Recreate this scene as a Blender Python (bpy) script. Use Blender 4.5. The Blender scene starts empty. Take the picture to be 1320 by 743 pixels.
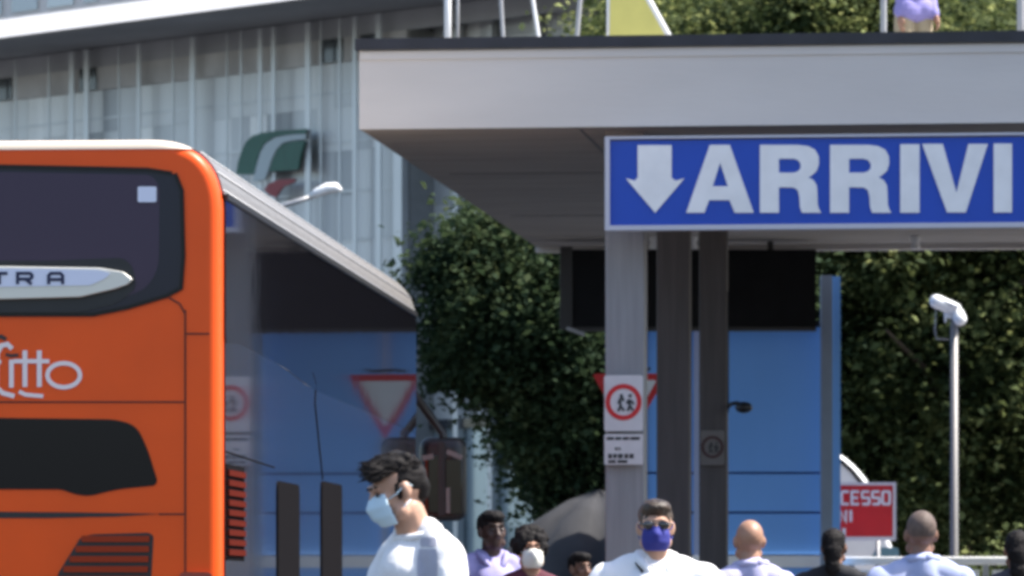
import bpy, bmesh, math, random
import numpy as np
from mathutils import Vector, Matrix, noise as mnoise
random.seed(7)
rng = np.random.default_rng(7)
S = bpy.context.scene
COL = S.collection
PI = math.pi

# ------------------------------------------------------------------ camera numbers
F, CX, HY, CZ = 6385.0, 660.0, 767.0, 1.3          # focal length in pixels of a 1320 wide frame, horizon row, eye height
def at(px, py, d):
    return Vector(((px-CX)/F*d, d, CZ+(HY-py)/F*d))
def ray_plane(px, py, p0, n):
    o = Vector((0, 0, CZ)); r = Vector(((px-CX)/F, 1, (HY-py)/F))
    return o + r*((p0-o).dot(n)/r.dot(n))

cam = bpy.data.cameras.new('camera'); co = bpy.data.objects.new('camera', cam); COL.objects.link(co)
co.location = (0, 0, CZ); co.rotation_euler = (PI/2, 0, 0)
cam.sensor_width = 36; cam.lens = 36*F/1320; cam.shift_y = (HY-371.5)/1320
cam.clip_start = .5; cam.clip_end = 3000
cam.dof.use_dof = True; cam.dof.focus_distance = 22; cam.dof.aperture_fstop = 9
S.camera = co

# ------------------------------------------------------------------ light
w = bpy.data.worlds.new('World'); S.world = w; w.use_nodes = True
nt = w.node_tree; nt.nodes.clear()
sky = nt.nodes.new('ShaderNodeTexSky'); sky.sky_type = 'NISHITA'; sky.sun_disc = False
SUN_EL, SUN_AZ = math.radians(57), math.radians(90)      # azimuth from +Y (away from the viewer) towards +X
sky.sun_elevation = SUN_EL; sky.sun_rotation = SUN_AZ
sky.air_density = 1.0; sky.dust_density = 1.6; sky.ozone_density = 1.0
bg = nt.nodes.new('ShaderNodeBackground'); bg.inputs[1].default_value = .13
wo = nt.nodes.new('ShaderNodeOutputWorld')
nt.links.new(sky.outputs[0], bg.inputs[0]); nt.links.new(bg.outputs[0], wo.inputs[0])
sl = bpy.data.lights.new('sun', 'SUN'); sl.energy = 5.0; sl.angle = math.radians(.5); sl.color = (1, .95, .87)
so = bpy.data.objects.new('sun', sl); COL.objects.link(so)
tosun = Vector((math.cos(SUN_EL)*math.sin(SUN_AZ), math.cos(SUN_EL)*math.cos(SUN_AZ), math.sin(SUN_EL)))
so.rotation_euler = tosun.to_track_quat('Z', 'Y').to_euler()
S.view_settings.view_transform = 'Standard'; S.view_settings.look = 'None'
S.view_settings.exposure = 1.05; S.view_settings.gamma = 1
S.render.engine = 'CYCLES'
S.cycles.pixel_filter_type = 'BLACKMAN_HARRIS'; S.cycles.filter_width = 3.5
S.cycles.max_bounces = 8; S.cycles.caustics_reflective = False; S.cycles.caustics_refractive = False
S.cycles.use_denoising = True

# ------------------------------------------------------------------ materials
def mat(name, col, rough=.6, metal=0, coat=0, var=0, vscale=4, bump=0, bscale=30, spec=.5, stretch=(1, 1, 1), bdist=.02, coat_rough=.03):
    m = bpy.data.materials.new(name); m.use_nodes = True
    t = m.node_tree; p = t.nodes['Principled BSDF']
    p.inputs['Base Color'].default_value = (*col, 1)
    p.inputs['Roughness'].default_value = rough; p.inputs['Metallic'].default_value = metal
    p.inputs['Coat Weight'].default_value = coat; p.inputs['Coat Roughness'].default_value = coat_rough
    p.inputs['Specular IOR Level'].default_value = spec
    tc = t.nodes.new('ShaderNodeTexCoord'); mp = t.nodes.new('ShaderNodeMapping'); mp.inputs['Scale'].default_value = stretch
    t.links.new(tc.outputs['Object'], mp.inputs[0])
    if var:
        n = t.nodes.new('ShaderNodeTexNoise'); n.inputs['Scale'].default_value = vscale; n.inputs['Detail'].default_value = 6
        t.links.new(mp.outputs[0], n.inputs[0])
        r = t.nodes.new('ShaderNodeValToRGB')
        r.color_ramp.elements[0].position = .3; r.color_ramp.elements[1].position = .7
        r.color_ramp.elements[0].color = (*[c*(1-var) for c in col], 1); r.color_ramp.elements[1].color = (*[min(1, c*(1+var)) for c in col], 1)
        t.links.new(n.outputs[0], r.inputs[0]); t.links.new(r.outputs[0], p.inputs['Base Color'])
    if bump:
        n = t.nodes.new('ShaderNodeTexNoise'); n.inputs['Scale'].default_value = bscale; n.inputs['Detail'].default_value = 4
        t.links.new(mp.outputs[0], n.inputs[0])
        b = t.nodes.new('ShaderNodeBump'); b.inputs['Strength'].default_value = bump; b.inputs['Distance'].default_value = bdist
        t.links.new(n.outputs[0], b.inputs['Height']); t.links.new(b.outputs[0], p.inputs['Normal'])
    return m
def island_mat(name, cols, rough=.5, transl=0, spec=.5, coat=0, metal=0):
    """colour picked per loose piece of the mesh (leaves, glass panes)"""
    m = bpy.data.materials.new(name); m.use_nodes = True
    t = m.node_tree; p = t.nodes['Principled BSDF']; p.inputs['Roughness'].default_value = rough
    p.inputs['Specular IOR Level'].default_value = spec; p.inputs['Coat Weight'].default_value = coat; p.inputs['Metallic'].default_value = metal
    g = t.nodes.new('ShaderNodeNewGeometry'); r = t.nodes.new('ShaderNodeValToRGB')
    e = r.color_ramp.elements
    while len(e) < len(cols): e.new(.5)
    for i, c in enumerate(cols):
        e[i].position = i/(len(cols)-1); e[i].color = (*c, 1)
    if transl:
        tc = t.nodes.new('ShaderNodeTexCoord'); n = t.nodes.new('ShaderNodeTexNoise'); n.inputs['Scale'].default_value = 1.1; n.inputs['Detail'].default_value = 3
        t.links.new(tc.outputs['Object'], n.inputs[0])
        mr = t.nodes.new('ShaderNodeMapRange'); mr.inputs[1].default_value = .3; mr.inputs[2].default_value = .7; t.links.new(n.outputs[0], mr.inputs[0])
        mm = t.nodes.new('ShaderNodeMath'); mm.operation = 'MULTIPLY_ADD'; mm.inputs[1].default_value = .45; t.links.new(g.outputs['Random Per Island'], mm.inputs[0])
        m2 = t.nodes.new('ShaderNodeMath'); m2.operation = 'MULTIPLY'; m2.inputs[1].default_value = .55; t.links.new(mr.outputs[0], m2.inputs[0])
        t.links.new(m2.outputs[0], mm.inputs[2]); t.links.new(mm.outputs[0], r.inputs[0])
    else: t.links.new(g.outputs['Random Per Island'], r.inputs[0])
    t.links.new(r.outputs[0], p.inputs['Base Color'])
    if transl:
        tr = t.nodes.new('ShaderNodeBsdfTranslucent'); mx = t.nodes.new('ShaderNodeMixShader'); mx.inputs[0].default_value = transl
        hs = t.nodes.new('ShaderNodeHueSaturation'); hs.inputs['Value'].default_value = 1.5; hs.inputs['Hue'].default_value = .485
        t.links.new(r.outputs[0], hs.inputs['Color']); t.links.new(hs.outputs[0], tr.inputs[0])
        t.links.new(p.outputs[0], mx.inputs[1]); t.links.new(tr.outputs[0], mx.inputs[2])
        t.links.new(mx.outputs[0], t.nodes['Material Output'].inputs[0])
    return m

M = dict(
    asphalt=mat('asphalt', (.06, .06, .062), .9, var=.25, vscale=2, bump=.4, bscale=60),
    paving=mat('paving', (.3, .29, .28), .85, var=.15, vscale=3),
    paint=mat('road_paint', (.75, .75, .73), .7),
    orange=mat('orange_paint', (.84, .088, .003), .40, coat=.12, spec=.3, var=.07, vscale=1.6),
    silver=mat('silver_paint', (.010, .009, .013), .12, metal=.0, spec=.4, coat=.75, bump=.08, bscale=1.1, bdist=.02, coat_rough=.03),
    alu=mat('aluminium_trim', (.21, .20, .195), .5, metal=.35, var=.12, vscale=7, stretch=(4, .6, 12)),
    glass=mat('tinted_glass', (.008, .008, .011), .04, spec=.42, bump=.035, bscale=1.6, bdist=.02),
    rearglass=mat('rear_glass', (.012, .014, .03), .12, spec=.25),
    rearpane=mat('rear_pane', (.045, .03, .062), .15, spec=.25),
    black=mat('black_plastic', (.012, .012, .014), .4, var=.2),
    blackgloss=mat('black_gloss', (.006, .006, .009), .15, spec=.2),
    mattblack=mat('matt_black', (.006, .005, .006), .85, spec=.05),
    seam=mat('seam', (.08, .012, .004), .6),
    chrome=mat('chrome', (.78, .78, .8), .16, metal=.9),
    cream=mat('cream_trim', (.66, .64, .58), .3, metal=.2, coat=.5),
    roofhighlight=mat('roof_highlight', (.70, .58, .46), .4, coat=.4),
    badge=mat('badge_plate', (.66, .68, .82), .35, metal=.3),
    navy=mat('navy_ink', (.01, .015, .06), .5),
    white=mat('white_paint', (.78, .78, .78), .45, var=.04),
    pinkwhite=mat('white_vinyl', (.85, .74, .72), .5),
    redgrille=mat('red_grille', (.30, .034, .008), .6, spec=.2),
    darkslat=mat('dark_red_slat', (.085, .010, .005), .9, spec=.05),
    taillight=mat('red_lens', (.25, .008, .006), .12, coat=1),
    rubber=mat('rubber', (.02, .02, .02), .8),
    fascia=mat('painted_concrete', (.60, .565, .54), .7, var=.045, vscale=1.3, bump=.12, bscale=12, stretch=(.5, 1, 2.5)),
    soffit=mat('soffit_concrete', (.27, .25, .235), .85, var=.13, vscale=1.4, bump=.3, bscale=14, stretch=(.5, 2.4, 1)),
    column=mat('column_concrete', (.29, .28, .285), .7, var=.1, vscale=3, stretch=(10, 10, .5), bump=.15, bscale=30),
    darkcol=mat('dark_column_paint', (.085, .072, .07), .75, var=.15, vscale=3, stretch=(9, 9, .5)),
    capping=mat('capping_metal', (.02, .02, .028), .5, var=.3),
    signblue=mat('sign_blue', (.006, .062, .44), .5, var=.05, vscale=2),
    signwhite=mat('sign_white', (.80, .80, .82), .4, var=.05, vscale=6, bump=.04),
    signframe=mat('sign_frame', (.5, .5, .58), .45, metal=.3),
    red=mat('sign_red', (.62, .012, .016), .45),
    signred=mat('sign_board_red', (.62, .012, .018), .45, var=.06),
    plate=mat('sign_plate', (.66, .62, .62), .55, var=.06, vscale=8),
    ink=mat('black_ink', (.03, .03, .03), .6),
    galv=mat('galvanised', (.36, .36, .37), .5, metal=.35, var=.1, vscale=8),
    blue=mat('blue_panel', (.15, .38, .84), .42, var=.05, vscale=1.1, stretch=(1, 1, .4)),
    bluedark=mat('blue_groove', (.012, .045, .2), .6),
    bluegrey=mat('bluegrey_metal', (.20, .25, .33), .5, metal=.1, var=.08, vscale=3),
    bluelight=mat('light_blue_trim', (.34, .4, .6), .5),
    board=mat('dark_board', (.006, .006, .007), .7, var=.3, spec=.2),
    boardbrown=mat('dark_brown_frame', (.035, .032, .03), .6),
    yellow=mat('yellow_vinyl', (.68, .61, .17), .6, var=.06, vscale=5),
    tarp=mat('grey_tarpaulin', (.030, .030, .034), .85, var=.25, vscale=3, bump=.4, bscale=6, stretch=(1, 1, .3)),
    teal=mat('teal_glass', (.05, .17, .24), .08, coat=1),
    bark=mat('bark', (.09, .065, .045), .9, var=.3, vscale=8, bump=.8, bscale=20),
    stone=mat('station_cladding', (.42, .43, .43), .7, var=.08),
    beige=mat('station_beige', (.68, .66, .64), .7, var=.3, vscale=.5),
    roofwhite=mat('roof_white', (.52, .51, .50), .6, var=.05),
    roofdark=mat('roof_soffit', (.50, .51, .54), .6, var=.2, vscale=.4),
    darkglass=mat('dark_station_glass', (.05, .055, .065), .15, coat=.6, var=.3, vscale=.3),
    fin=mat('pale_fin', (.62, .64, .655), .4, metal=.6, var=.06, vscale=.5),
    green=mat('emblem_green', (.02, .12, .085), .4, var=.1),
    emblemred=mat('emblem_red', (.32, .05, .06), .45),
    emblemwhite=mat('emblem_white', (.5, .58, .6), .4),
)
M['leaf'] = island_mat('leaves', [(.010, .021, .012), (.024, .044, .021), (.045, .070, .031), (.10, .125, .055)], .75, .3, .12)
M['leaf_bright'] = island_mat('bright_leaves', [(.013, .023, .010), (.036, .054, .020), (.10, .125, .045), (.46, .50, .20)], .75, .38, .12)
M['panes'] = island_mat('facade_panes', [(.40, .42, .44), (.64, .655, .665), (.78, .79, .79), (.58, .60, .61), (.88, .88, .87)], .5, 0, .6, .25, .6)
M['panes_grey'] = island_mat('side_panes', [(.22, .25, .28), (.4, .43, .45), (.55, .57, .58), (.28, .31, .34)], .25, 0, .6, .3, .4)
M['panes_low'] = island_mat('base_panes', [(.34, .43, .49), (.39, .49, .55), (.44, .53, .58), (.18, .25, .31)], .25, 0, .6, .3, .6)

# ------------------------------------------------------------------ mesh helpers
class MB:
    def __init__(s): s.v = []; s.f = []; s.sm = []
    def add(s, vs, fs, smooth=False):
        o = len(s.v); s.v += [tuple(v) for v in vs]; s.f += [tuple(i+o for i in f) for f in fs]; s.sm += [smooth]*len(fs)
    def box(s, c, size, rot=None, ax=None):
        c = Vector(c); hx, hy, hz = [x/2 for x in size]
        X, Y, Z = ax if ax else (Vector((1, 0, 0)), Vector((0, 1, 0)), Vector((0, 0, 1)))
        if rot is not None: X, Y, Z = rot @ X, rot @ Y, rot @ Z
        vs = [c + X*(hx*i) + Y*(hy*j) + Z*(hz*k) for k in (-1, 1) for j in (-1, 1) for i in (-1, 1)]
        s.add(vs, [(0, 2, 3, 1), (4, 5, 7, 6), (0, 1, 5, 4), (2, 6, 7, 3), (0, 4, 6, 2), (1, 3, 7, 5)])
    def span(s, a, b):
        a = Vector(a); b = Vector(b); s.box((a+b)/2, [abs(x) for x in (b-a)])
    def prism(s, pts, off, smooth=False):
        """closed polygon pts (3D) extruded by vector off"""
        n = len(pts); off = Vector(off); P = [Vector(p) for p in pts]
        s.add(P + [p+off for p in P], [tuple(range(n-1, -1, -1)), tuple(range(n, 2*n))] + [(i, (i+1) % n, n+(i+1) % n, n+i) for i in range(n)], False)
    def tube(s, pts, r, n=10, smooth=True):
        P = [Vector(p) for p in pts]; R = r if isinstance(r, (list, tuple)) else [r]*len(P)
        vs = []; fs = []
        up = None
        for i, p in enumerate(P):
            d = (P[min(i+1, len(P)-1)] - P[max(i-1, 0)]).normalized()
            if up is None: up = Vector((0, 0, 1)) if abs(d.z) < .9 else Vector((1, 0, 0))
            a = d.cross(up).normalized(); b = a.cross(d).normalized(); up = b
            for k in range(n):
                t = 2*PI*k/n; vs.append(p + a*(R[i]*math.cos(t)) + b*(R[i]*math.sin(t)))
        for i in range(len(P)-1):
            for k in range(n):
                fs.append((i*n+k, i*n+(k+1) % n, (i+1)*n+(k+1) % n, (i+1)*n+k))
        fs.append(tuple(range(n-1, -1, -1))); fs.append(tuple(range((len(P)-1)*n, len(P)*n)))
        s.add(vs, fs, smooth)
    def ell(s, c, r, rot=None, nu=20, nv=12, smooth=True):
        c = Vector(c); vs = [Vector((0, 0, r[2]))]; fs = []
        for j in range(1, nv):
            th = PI*j/nv
            for i in range(nu):
                ph = 2*PI*i/nu; vs.append(Vector((r[0]*math.sin(th)*math.cos(ph), r[1]*math.sin(th)*math.sin(ph), r[2]*math.cos(th))))
        vs.append(Vector((0, 0, -r[2])))
        for i in range(nu): fs.append((0, 1+i, 1+(i+1) % nu))
        for j in range(nv-2):
            for i in range(nu): fs.append((1+j*nu+i, 1+(j+1)*nu+i, 1+(j+1)*nu+(i+1) % nu, 1+j*nu+(i+1) % nu))
        b = 1+(nv-2)*nu
        for i in range(nu): fs.append((b+i, len(vs)-1, b+(i+1) % nu))
        if rot is not None: vs = [rot @ v for v in vs]
        s.add([v+c for v in vs], fs, smooth)
    def cap(s, p, q, r1, r2, n=14):
        p = Vector(p); q = Vector(q); d = q-p; L = d.length
        if L < 1e-6: s.ell(p, (r1,)*3); return
        d /= L; pts = []; rs = []
        for k in range(5):
            a = PI/2*(k/4); pts.append(p - d*(r1*math.cos(a))); rs.append(max(r1*math.sin(a), 1e-4))
        for k in range(5):
            a = PI/2*(k/4); pts.append(q + d*(r2*math.sin(a))); rs.append(max(r2*math.cos(a), 1e-4))
        s.tube(pts, rs, n)
    def build(s, name, m, parent=None):
        me = bpy.data.meshes.new(name); me.from_pydata(s.v, [], s.f); me.update()
        me.polygons.foreach_set('use_smooth', s.sm)
        return link(name, me, m, parent)
def link(name, me, m, parent=None):
    o = bpy.data.objects.new(name, me); COL.objects.link(o)
    if m is not None and not me.materials: me.materials.append(m if not isinstance(m, str) else M[m])
    if parent is not None: o.parent = parent
    return o
def tag(o, label=None, cat=None, group=None, kind=None):
    for k, v in (('label', label), ('category', cat), ('group', group), ('kind', kind)):
        if v: o[k] = v
    return o
def empty(name, loc=(0, 0, 0), rz=0, label=None, cat=None, group=None, kind=None):
    o = bpy.data.objects.new(name, None); COL.objects.link(o); o.location = loc; o.rotation_euler = (0, 0, rz); o.empty_display_size = .2
    return tag(o, label, cat, group, kind)
def rounded(pts, r, n=5):
    """2D polygon with rounded corners; r one number or one per corner"""
    P = [Vector(p).to_2d() for p in pts]; out = []; N = len(P)
    R = r if isinstance(r, (list, tuple)) else [r]*N
    for i in range(N):
        a, b, c = P[i-1], P[i], P[(i+1) % N]
        if R[i] <= 0: out.append(b); continue
        u = (a-b); v = (c-b); k = min(R[i], u.length*.49, v.length*.49)
        p, q = b+u.normalized()*k, b+v.normalized()*k
        for j in range(n+1):
            t = j/n; out.append((1-t)**2*p + 2*t*(1-t)*b + t*t*q)
    return out
def ribbon(mb, pts, wd, basis, depth, closed=False):
    """2D stroke of width wd turned into a thin solid; basis(x, y, lift) -> 3D"""
    P = [Vector(p).to_2d() for p in pts]; n = len(P); Lf = []; Rt = []
    for i in range(n):
        if closed: a, c = P[i-1], P[(i+1) % n]
        else: a, c = P[max(i-1, 0)], P[min(i+1, n-1)]
        d1 = (P[i]-a); d2 = (c-P[i])
        if d1.length < 1e-9: d1 = d2
        if d2.length < 1e-9: d2 = d1
        d1.normalize(); d2.normalize()
        n1 = Vector((-d1.y, d1.x)); n2 = Vector((-d2.y, d2.x)); m = (n1+n2)
        m = m.normalized() if m.length > 1e-6 else n1
        k = wd/2/max(m.dot(n1), .5)
        Lf.append(P[i]+m*k); Rt.append(P[i]-m*k)
    rng_ = range(n if closed else n-1)
    vs = [basis(p.x, p.y, h) for h in (0, depth) for p in Lf+Rt]
    fs = []
    N = 2*n
    for i in rng_:
        j = (i+1) % n
        fs += [(N+i, N+n+i, N+n+j, N+j), (i, j, n+j, n+i), (i, N+i, N+j, j), (n+i, n+j, N+n+j, N+n+i)]
    if not closed: fs += [(0, n, N+n, N), (n-1, N+n-1, N+2*n-1, 2*n-1)]
    mb.add(vs, fs)
def flat_letters(name, polys, basis, depth, m, parent):
    """filled outlines with holes (even-odd) -> thin solid mesh; basis(x, y, lift) -> 3D"""
    cu = bpy.data.curves.new(name, 'CURVE'); cu.dimensions = '2D'; cu.fill_mode = 'BOTH'; cu.extrude = .5
    for pl in polys:
        sp = cu.splines.new('POLY'); sp.points.add(len(pl)-1)
        for i, p in enumerate(pl): sp.points[i].co = (p[0], p[1], 0, 1)
        sp.use_cyclic_u = True
    ob = bpy.data.objects.new(name, cu); COL.objects.link(ob)
    dg = bpy.context.evaluated_depsgraph_get(); me = bpy.data.meshes.new_from_object(ob.evaluated_get(dg))
    bpy.data.objects.remove(ob); bpy.data.curves.remove(cu)
    for v in me.vertices: v.co = basis(v.co.x, v.co.y, (v.co.z+.5)*depth)
    bm = bmesh.new(); bm.from_mesh(me); bmesh.ops.recalc_face_normals(bm, faces=bm.faces); bm.to_mesh(me); bm.free()
    me.materials.clear()
    return link(name, me, m, parent)
def bevel_obj(o, wd, seg=3, angle=.6):
    bm = bmesh.new(); bm.from_mesh(o.data)
    es = [e for e in bm.edges if len(e.link_faces) == 2 and e.calc_face_angle(0) > angle]
    for f in bm.faces: f.smooth = False
    res = bmesh.ops.bevel(bm, geom=es, offset=wd, segments=seg, profile=.5, affect='EDGES', clamp_overlap=True)
    for f in res['faces']: f.smooth = True
    bm.to_mesh(o.data); bm.free()
    return o
def remesh(mb, name, m, parent, voxel, smooth=5, wrinkle=0, wscale=8, wstretch=(1, 1, 1)):
    me = bpy.data.meshes.new(name); me.from_pydata(mb.v, [], mb.f); me.update()
    ob = bpy.data.objects.new(name, me); COL.objects.link(ob)
    r = ob.modifiers.new('r', 'REMESH'); r.mode = 'VOXEL'; r.voxel_size = voxel; r.use_smooth_shade = True
    s = ob.modifiers.new('s', 'SMOOTH'); s.factor = .5; s.iterations = smooth
    dg = bpy.context.evaluated_depsgraph_get(); me2 = bpy.data.meshes.new_from_object(ob.evaluated_get(dg))
    bpy.data.objects.remove(ob); bpy.data.meshes.remove(me)
    if wrinkle:
        ns = [v.normal.copy() for v in me2.vertices]; cs = [v.co.copy() for v in me2.vertices]
        for v, n, c in zip(me2.vertices, ns, cs):
            q = Vector((c.x*wscale*wstretch[0], c.y*wscale*wstretch[1], c.z*wscale*wstretch[2]))
            v.co = c + n*wrinkle*(.3+mnoise.noise(q) + .5*mnoise.noise(q*2.1+Vector((3, 1, 7))))
    me2.polygons.foreach_set('use_smooth', [True]*len(me2.polygons))
    me2.name = name; me2.materials.clear()
    return link(name, me2, m, parent)
def children(o): return [c for c in bpy.data.objects if c.parent == o]
def copy_tree(o, parent=None):
    c = o.copy(); COL.objects.link(c)
    if parent is not None: c.parent = parent
    for ch in children(o): copy_tree(ch, c)
    return c

# ================================================================== setting
g = MB(); g.add([(-900, -200, 0), (900, -200, 0), (900, 1500, 0), (-900, 1500, 0)], [(0, 1, 2, 3)])
tag(g.build('ground', 'asphalt'), kind='structure')
g = MB(); g.span((-1.3, 38.2, 0), (16, 58, .14)); tag(g.build('pavement', 'paving'), kind='structure')
g = MB()
for i in range(6): g.add([(-5.2, 4+i*6, .004), (-5.08, 4+i*6, .004), (-5.08, 7+i*6, .004), (-5.2, 7+i*6, .004)], [(0, 1, 2, 3)])
g.add([(.1, 16, .004), (.25, 16, .004), (1.2, 37.6, .004), (1.05, 37.6, .004)], [(0, 1, 2, 3)])
tag(g.build('road_markings', 'paint'), kind='structure')

# ================================================================== coach
TH = math.atan((1118-CX)/F); D1 = 26.8; WB = 2.55; LB = 11.7; HB = 3.76
P0 = Vector(((283-CX)/F*D1, D1, 0))
bus = empty('coach', P0, -TH, 'orange coach seen from its rear corner, dark windows and silver side', 'coach')
Rb = Matrix.Rotation(-TH, 3, 'Z')
nR = Rb @ Vector((0, -1, 0)); nS = Rb @ Vector((1, 0, 0))
def rear(px, py):      # pixel -> (bx, z) on the rear plane
    q = Rb.transposed() @ (ray_plane(px, py, P0, nR) - P0); return q.x, q.z
def side(px, py):      # pixel -> (by, z) on the right side plane
    q = Rb.transposed() @ (ray_plane(px, py, P0, nS) - P0); return q.y, q.z
pb = rounded([(-WB, .32), (0, .32), (0, HB), (-WB, HB)], [.08, .08, .38, .38], 12)
b = MB(); b.prism([(x, 0, z) for x, z in pb], (0, LB, 0)); body = b.build('body', 'orange', bus)
bm = bmesh.new(); bm.from_mesh(body.data); bmesh.ops.recalc_face_normals(bm, faces=bm.faces); bm.to_mesh(body.data); bm.free()
bevel_obj(body, .12, 6, 1.2)
for p_ in body.data.polygons: p_.use_smooth = p_.area < 1
def rearpoly(name, pts, m, r=0, lift=.006, parent=bus, depth=None, n=5):
    q = rounded([rear(*p) for p in pts], r, n); mb = MB()
    mb.prism([(x, -lift, z) for x, z in q], (0, lift if depth is None else depth, 0)); o = mb.build(name, m, parent)
    bm = bmesh.new(); bm.from_mesh(o.data); bmesh.ops.recalc_face_normals(bm, faces=bm.faces); bm.to_mesh(o.data); bm.free(); return o
def rstroke(mb, pts, wpx, lift=.006, closed=False):
    ribbon(mb, [rear(*p) for p in pts], wpx/F*D1, lambda x, y, h: Vector((x, -lift-h, y)), .003, closed)
# window surround (black) and pane
rw = rearpoly('rear_window', [(-282, 215), (0, 213), (188, 217), (226, 223), (235, 245), (237, 330), (234, 373), (215, 383), (165, 398), (120, 407), (-180, 407), (-278, 375)], 'rearglass', [.1, .05, .1, .06, .08, .1, .1, .05, .1, .1, .1, .1], .008)
mb = MB(); rstroke(mb, [(226, 224), (235, 246), (237, 330), (234, 372), (215, 382), (165, 397), (120, 406), (-160, 406)], 5, .010); rstroke(mb, [(-270, 215), (0, 215), (190, 219), (222, 224)], 5, .0105)
mb.build('window_seal', 'blackgloss', rw)
rearpoly('sticker', [(178, 241), (202, 241), (202, 261), (178, 261)], 'badge', .01, .014, rw)
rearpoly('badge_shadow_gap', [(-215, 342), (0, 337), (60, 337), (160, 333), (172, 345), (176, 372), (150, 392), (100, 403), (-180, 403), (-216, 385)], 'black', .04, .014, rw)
rearpoly('pane', [(-262, 224), (0, 222), (196, 226), (206, 240), (205, 345), (190, 372), (150, 388), (-150, 388), (-258, 360)], 'rearpane', .08, .0095, rw, .0015)
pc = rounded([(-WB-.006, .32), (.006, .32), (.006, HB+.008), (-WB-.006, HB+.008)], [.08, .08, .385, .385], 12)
rc = MB(); rc.prism([(x, -.006, z) for x, z in pc], (0, LB+.012, 0)); rcap = rc.build('roof', 'roofhighlight', bus)  # cream cap along the top carries the sunlit roof-edge highlight in its colour
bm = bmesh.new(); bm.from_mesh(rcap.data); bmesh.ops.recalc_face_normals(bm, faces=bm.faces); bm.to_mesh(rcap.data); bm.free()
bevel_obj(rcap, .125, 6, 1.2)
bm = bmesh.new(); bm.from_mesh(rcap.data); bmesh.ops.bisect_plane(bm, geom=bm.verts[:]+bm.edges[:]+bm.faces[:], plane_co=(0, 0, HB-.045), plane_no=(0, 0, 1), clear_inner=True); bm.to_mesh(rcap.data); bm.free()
# chrome bar with lettering
bar = [(-205, 362), (-196, 351), (-165, 346), (0, 344), (130, 346), (160, 351), (173, 361), (166, 368), (148, 374), (105, 384), (0, 387), (-140, 385), (-185, 373)]
bo = rearpoly('badge_bar', bar, 'cream', .012, .050, bus, .034)
bevel_obj(bo, .012, 3, .8)
rearpoly('badge_plate', [(-175, 349), (0, 347), (128, 349), (145, 353), (138, 360), (118, 369), (0, 371), (-150, 370)], 'badge', .015, .056, bo, .005)
mb = MB()
def L(strokes, ox, wd=4.2):
    for k, st in enumerate(strokes): rstroke(mb, [(ox+x, 353.5+y) for x, y in st], wd, .058+.0006*k)
L([[(18, 0), (2, 0), (0, 2), (0, 4), (2, 6), (16, 6), (18, 8), (18, 10), (16, 12), (0, 12)]], -96)
L([[(18, 0), (0, 0), (0, 12), (18, 12)], [(2, 6), (15, 6)]], -55)
L([[(-1, 0), (20, 0)], [(9.5, 2), (9.5, 14)]], -8)
L([[(0, 14), (0, 0), (16, 0), (18.5, 2), (18.5, 5), (16, 7.4), (2, 7.4)], [(11, 8), (18, 14)]], 25)
L([[(0, 14), (0, 3), (3, 0), (15, 0), (18, 3), (18, 14)], [(2, 8), (16, 8)]], 65)
mb.build('lettering', 'navy', bo)
# company lettering
mb = MB()
rstroke(mb, [(15, 464), (15, 500)], 6, .006)
rstroke(mb, [(32.5, 452), (32.5, 499)], 6.2, .0066); rstroke(mb, [(51, 452), (51, 499)], 6.2, .0066)
rstroke(mb, [(18, 466), (64, 466)], 5.5, .0072)
rstroke(mb, [(82.5+21*math.cos(t), 484+15.5*math.sin(t)) for t in np.linspace(0, 2*PI, 33)[:-1]], 5.6, .006, True)
rstroke(mb, [(16, 450), (10, 444), (2, 446), (-3, 456), (-4, 480), (-4, 500), (4, 507), (19, 511)], 6, .0078)
rstroke(mb, [(-14, 467), (2, 467)], 5, .0084)
rstroke(mb, [(25, 505), (33, 509), (44, 510), (56, 511)], 5, .006)
for ox in (-42, -80):
    rstroke(mb, [(ox+17*math.cos(t), 484+15.5*math.sin(t)) for t in np.linspace(0, 2*PI, 33)[:-1]], 5.6, .006, True)
mb.build('lettering', 'pinkwhite', bus)
mb = MB(); rstroke(mb, [(-8, 437), (2, 434), (8, 438)], 5, .006); rstroke(mb, [(8, 457), (14, 459), (24, 458)], 4, .009); mb.build('lettering', 'ink', bus)
# lower window, seams, slot, grilles, lights
lw = rearpoly('lower_rear_window', [(-240, 541), (0, 539), (150, 541), (176, 549), (190, 578), (203, 620), (200, 626), (150, 631), (115, 640), (95, 637), (80, 631), (-130, 631), (-200, 640), (-258, 622)], 'blackgloss', [.1, 0, .12, .08, .1, .05, .02, .08, .04, .06, .05, .05, .05, .05], .008)
mb = MB()
rstroke(mb, [(-290, 518.5), (239, 518.5)], 2, .003); rstroke(mb, [(239, 400), (239, 742)], 2, .0036); rstroke(mb, [(205, 663), (239, 663)], 2, .003)
rstroke(mb, [(239, 430.5), (270, 430.5)], 2, .003); rstroke(mb, [(218, 384), (232, 392), (239, 405)], 2, .0042)
mb.build('panel_seam', 'seam', bus)
rearpoly('shadow_slot', [(-240, 660), (0, 660), (110, 661), (205, 662.5), (150, 666), (60, 668), (-200, 668)], 'black', .004, .006)
gr = rearpoly('engine_grille', [(104, 693), (120, 689), (192, 687), (198, 691), (192, 800), (52, 800), (76, 738)], 'black', .02, .004)
mb = MB()
for i in range(8):
    y = 695+i*13; xl = 104 - (y-693)*.6
    ribbon(mb, [rear(max(xl, 56)+3, y), rear(193-(y-693)*.05, y)], 8/F*D1, lambda x, yy, h: Vector((x, -.008-h, yy)), .012)
mb.build('slat', 'redgrille', gr)
for px in (254, -297):
    rearpoly('tail_light', [(px-22, 738), (px+20, 738), (px+20, 800), (px-22, 800)], 'taillight', .03, .02)
b = MB(); b.span((-WB+.05, -.09, .35), (-.05, .02, .78)); bevel_obj(b.build('bumper', 'orange', bus), .05, 3)
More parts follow.
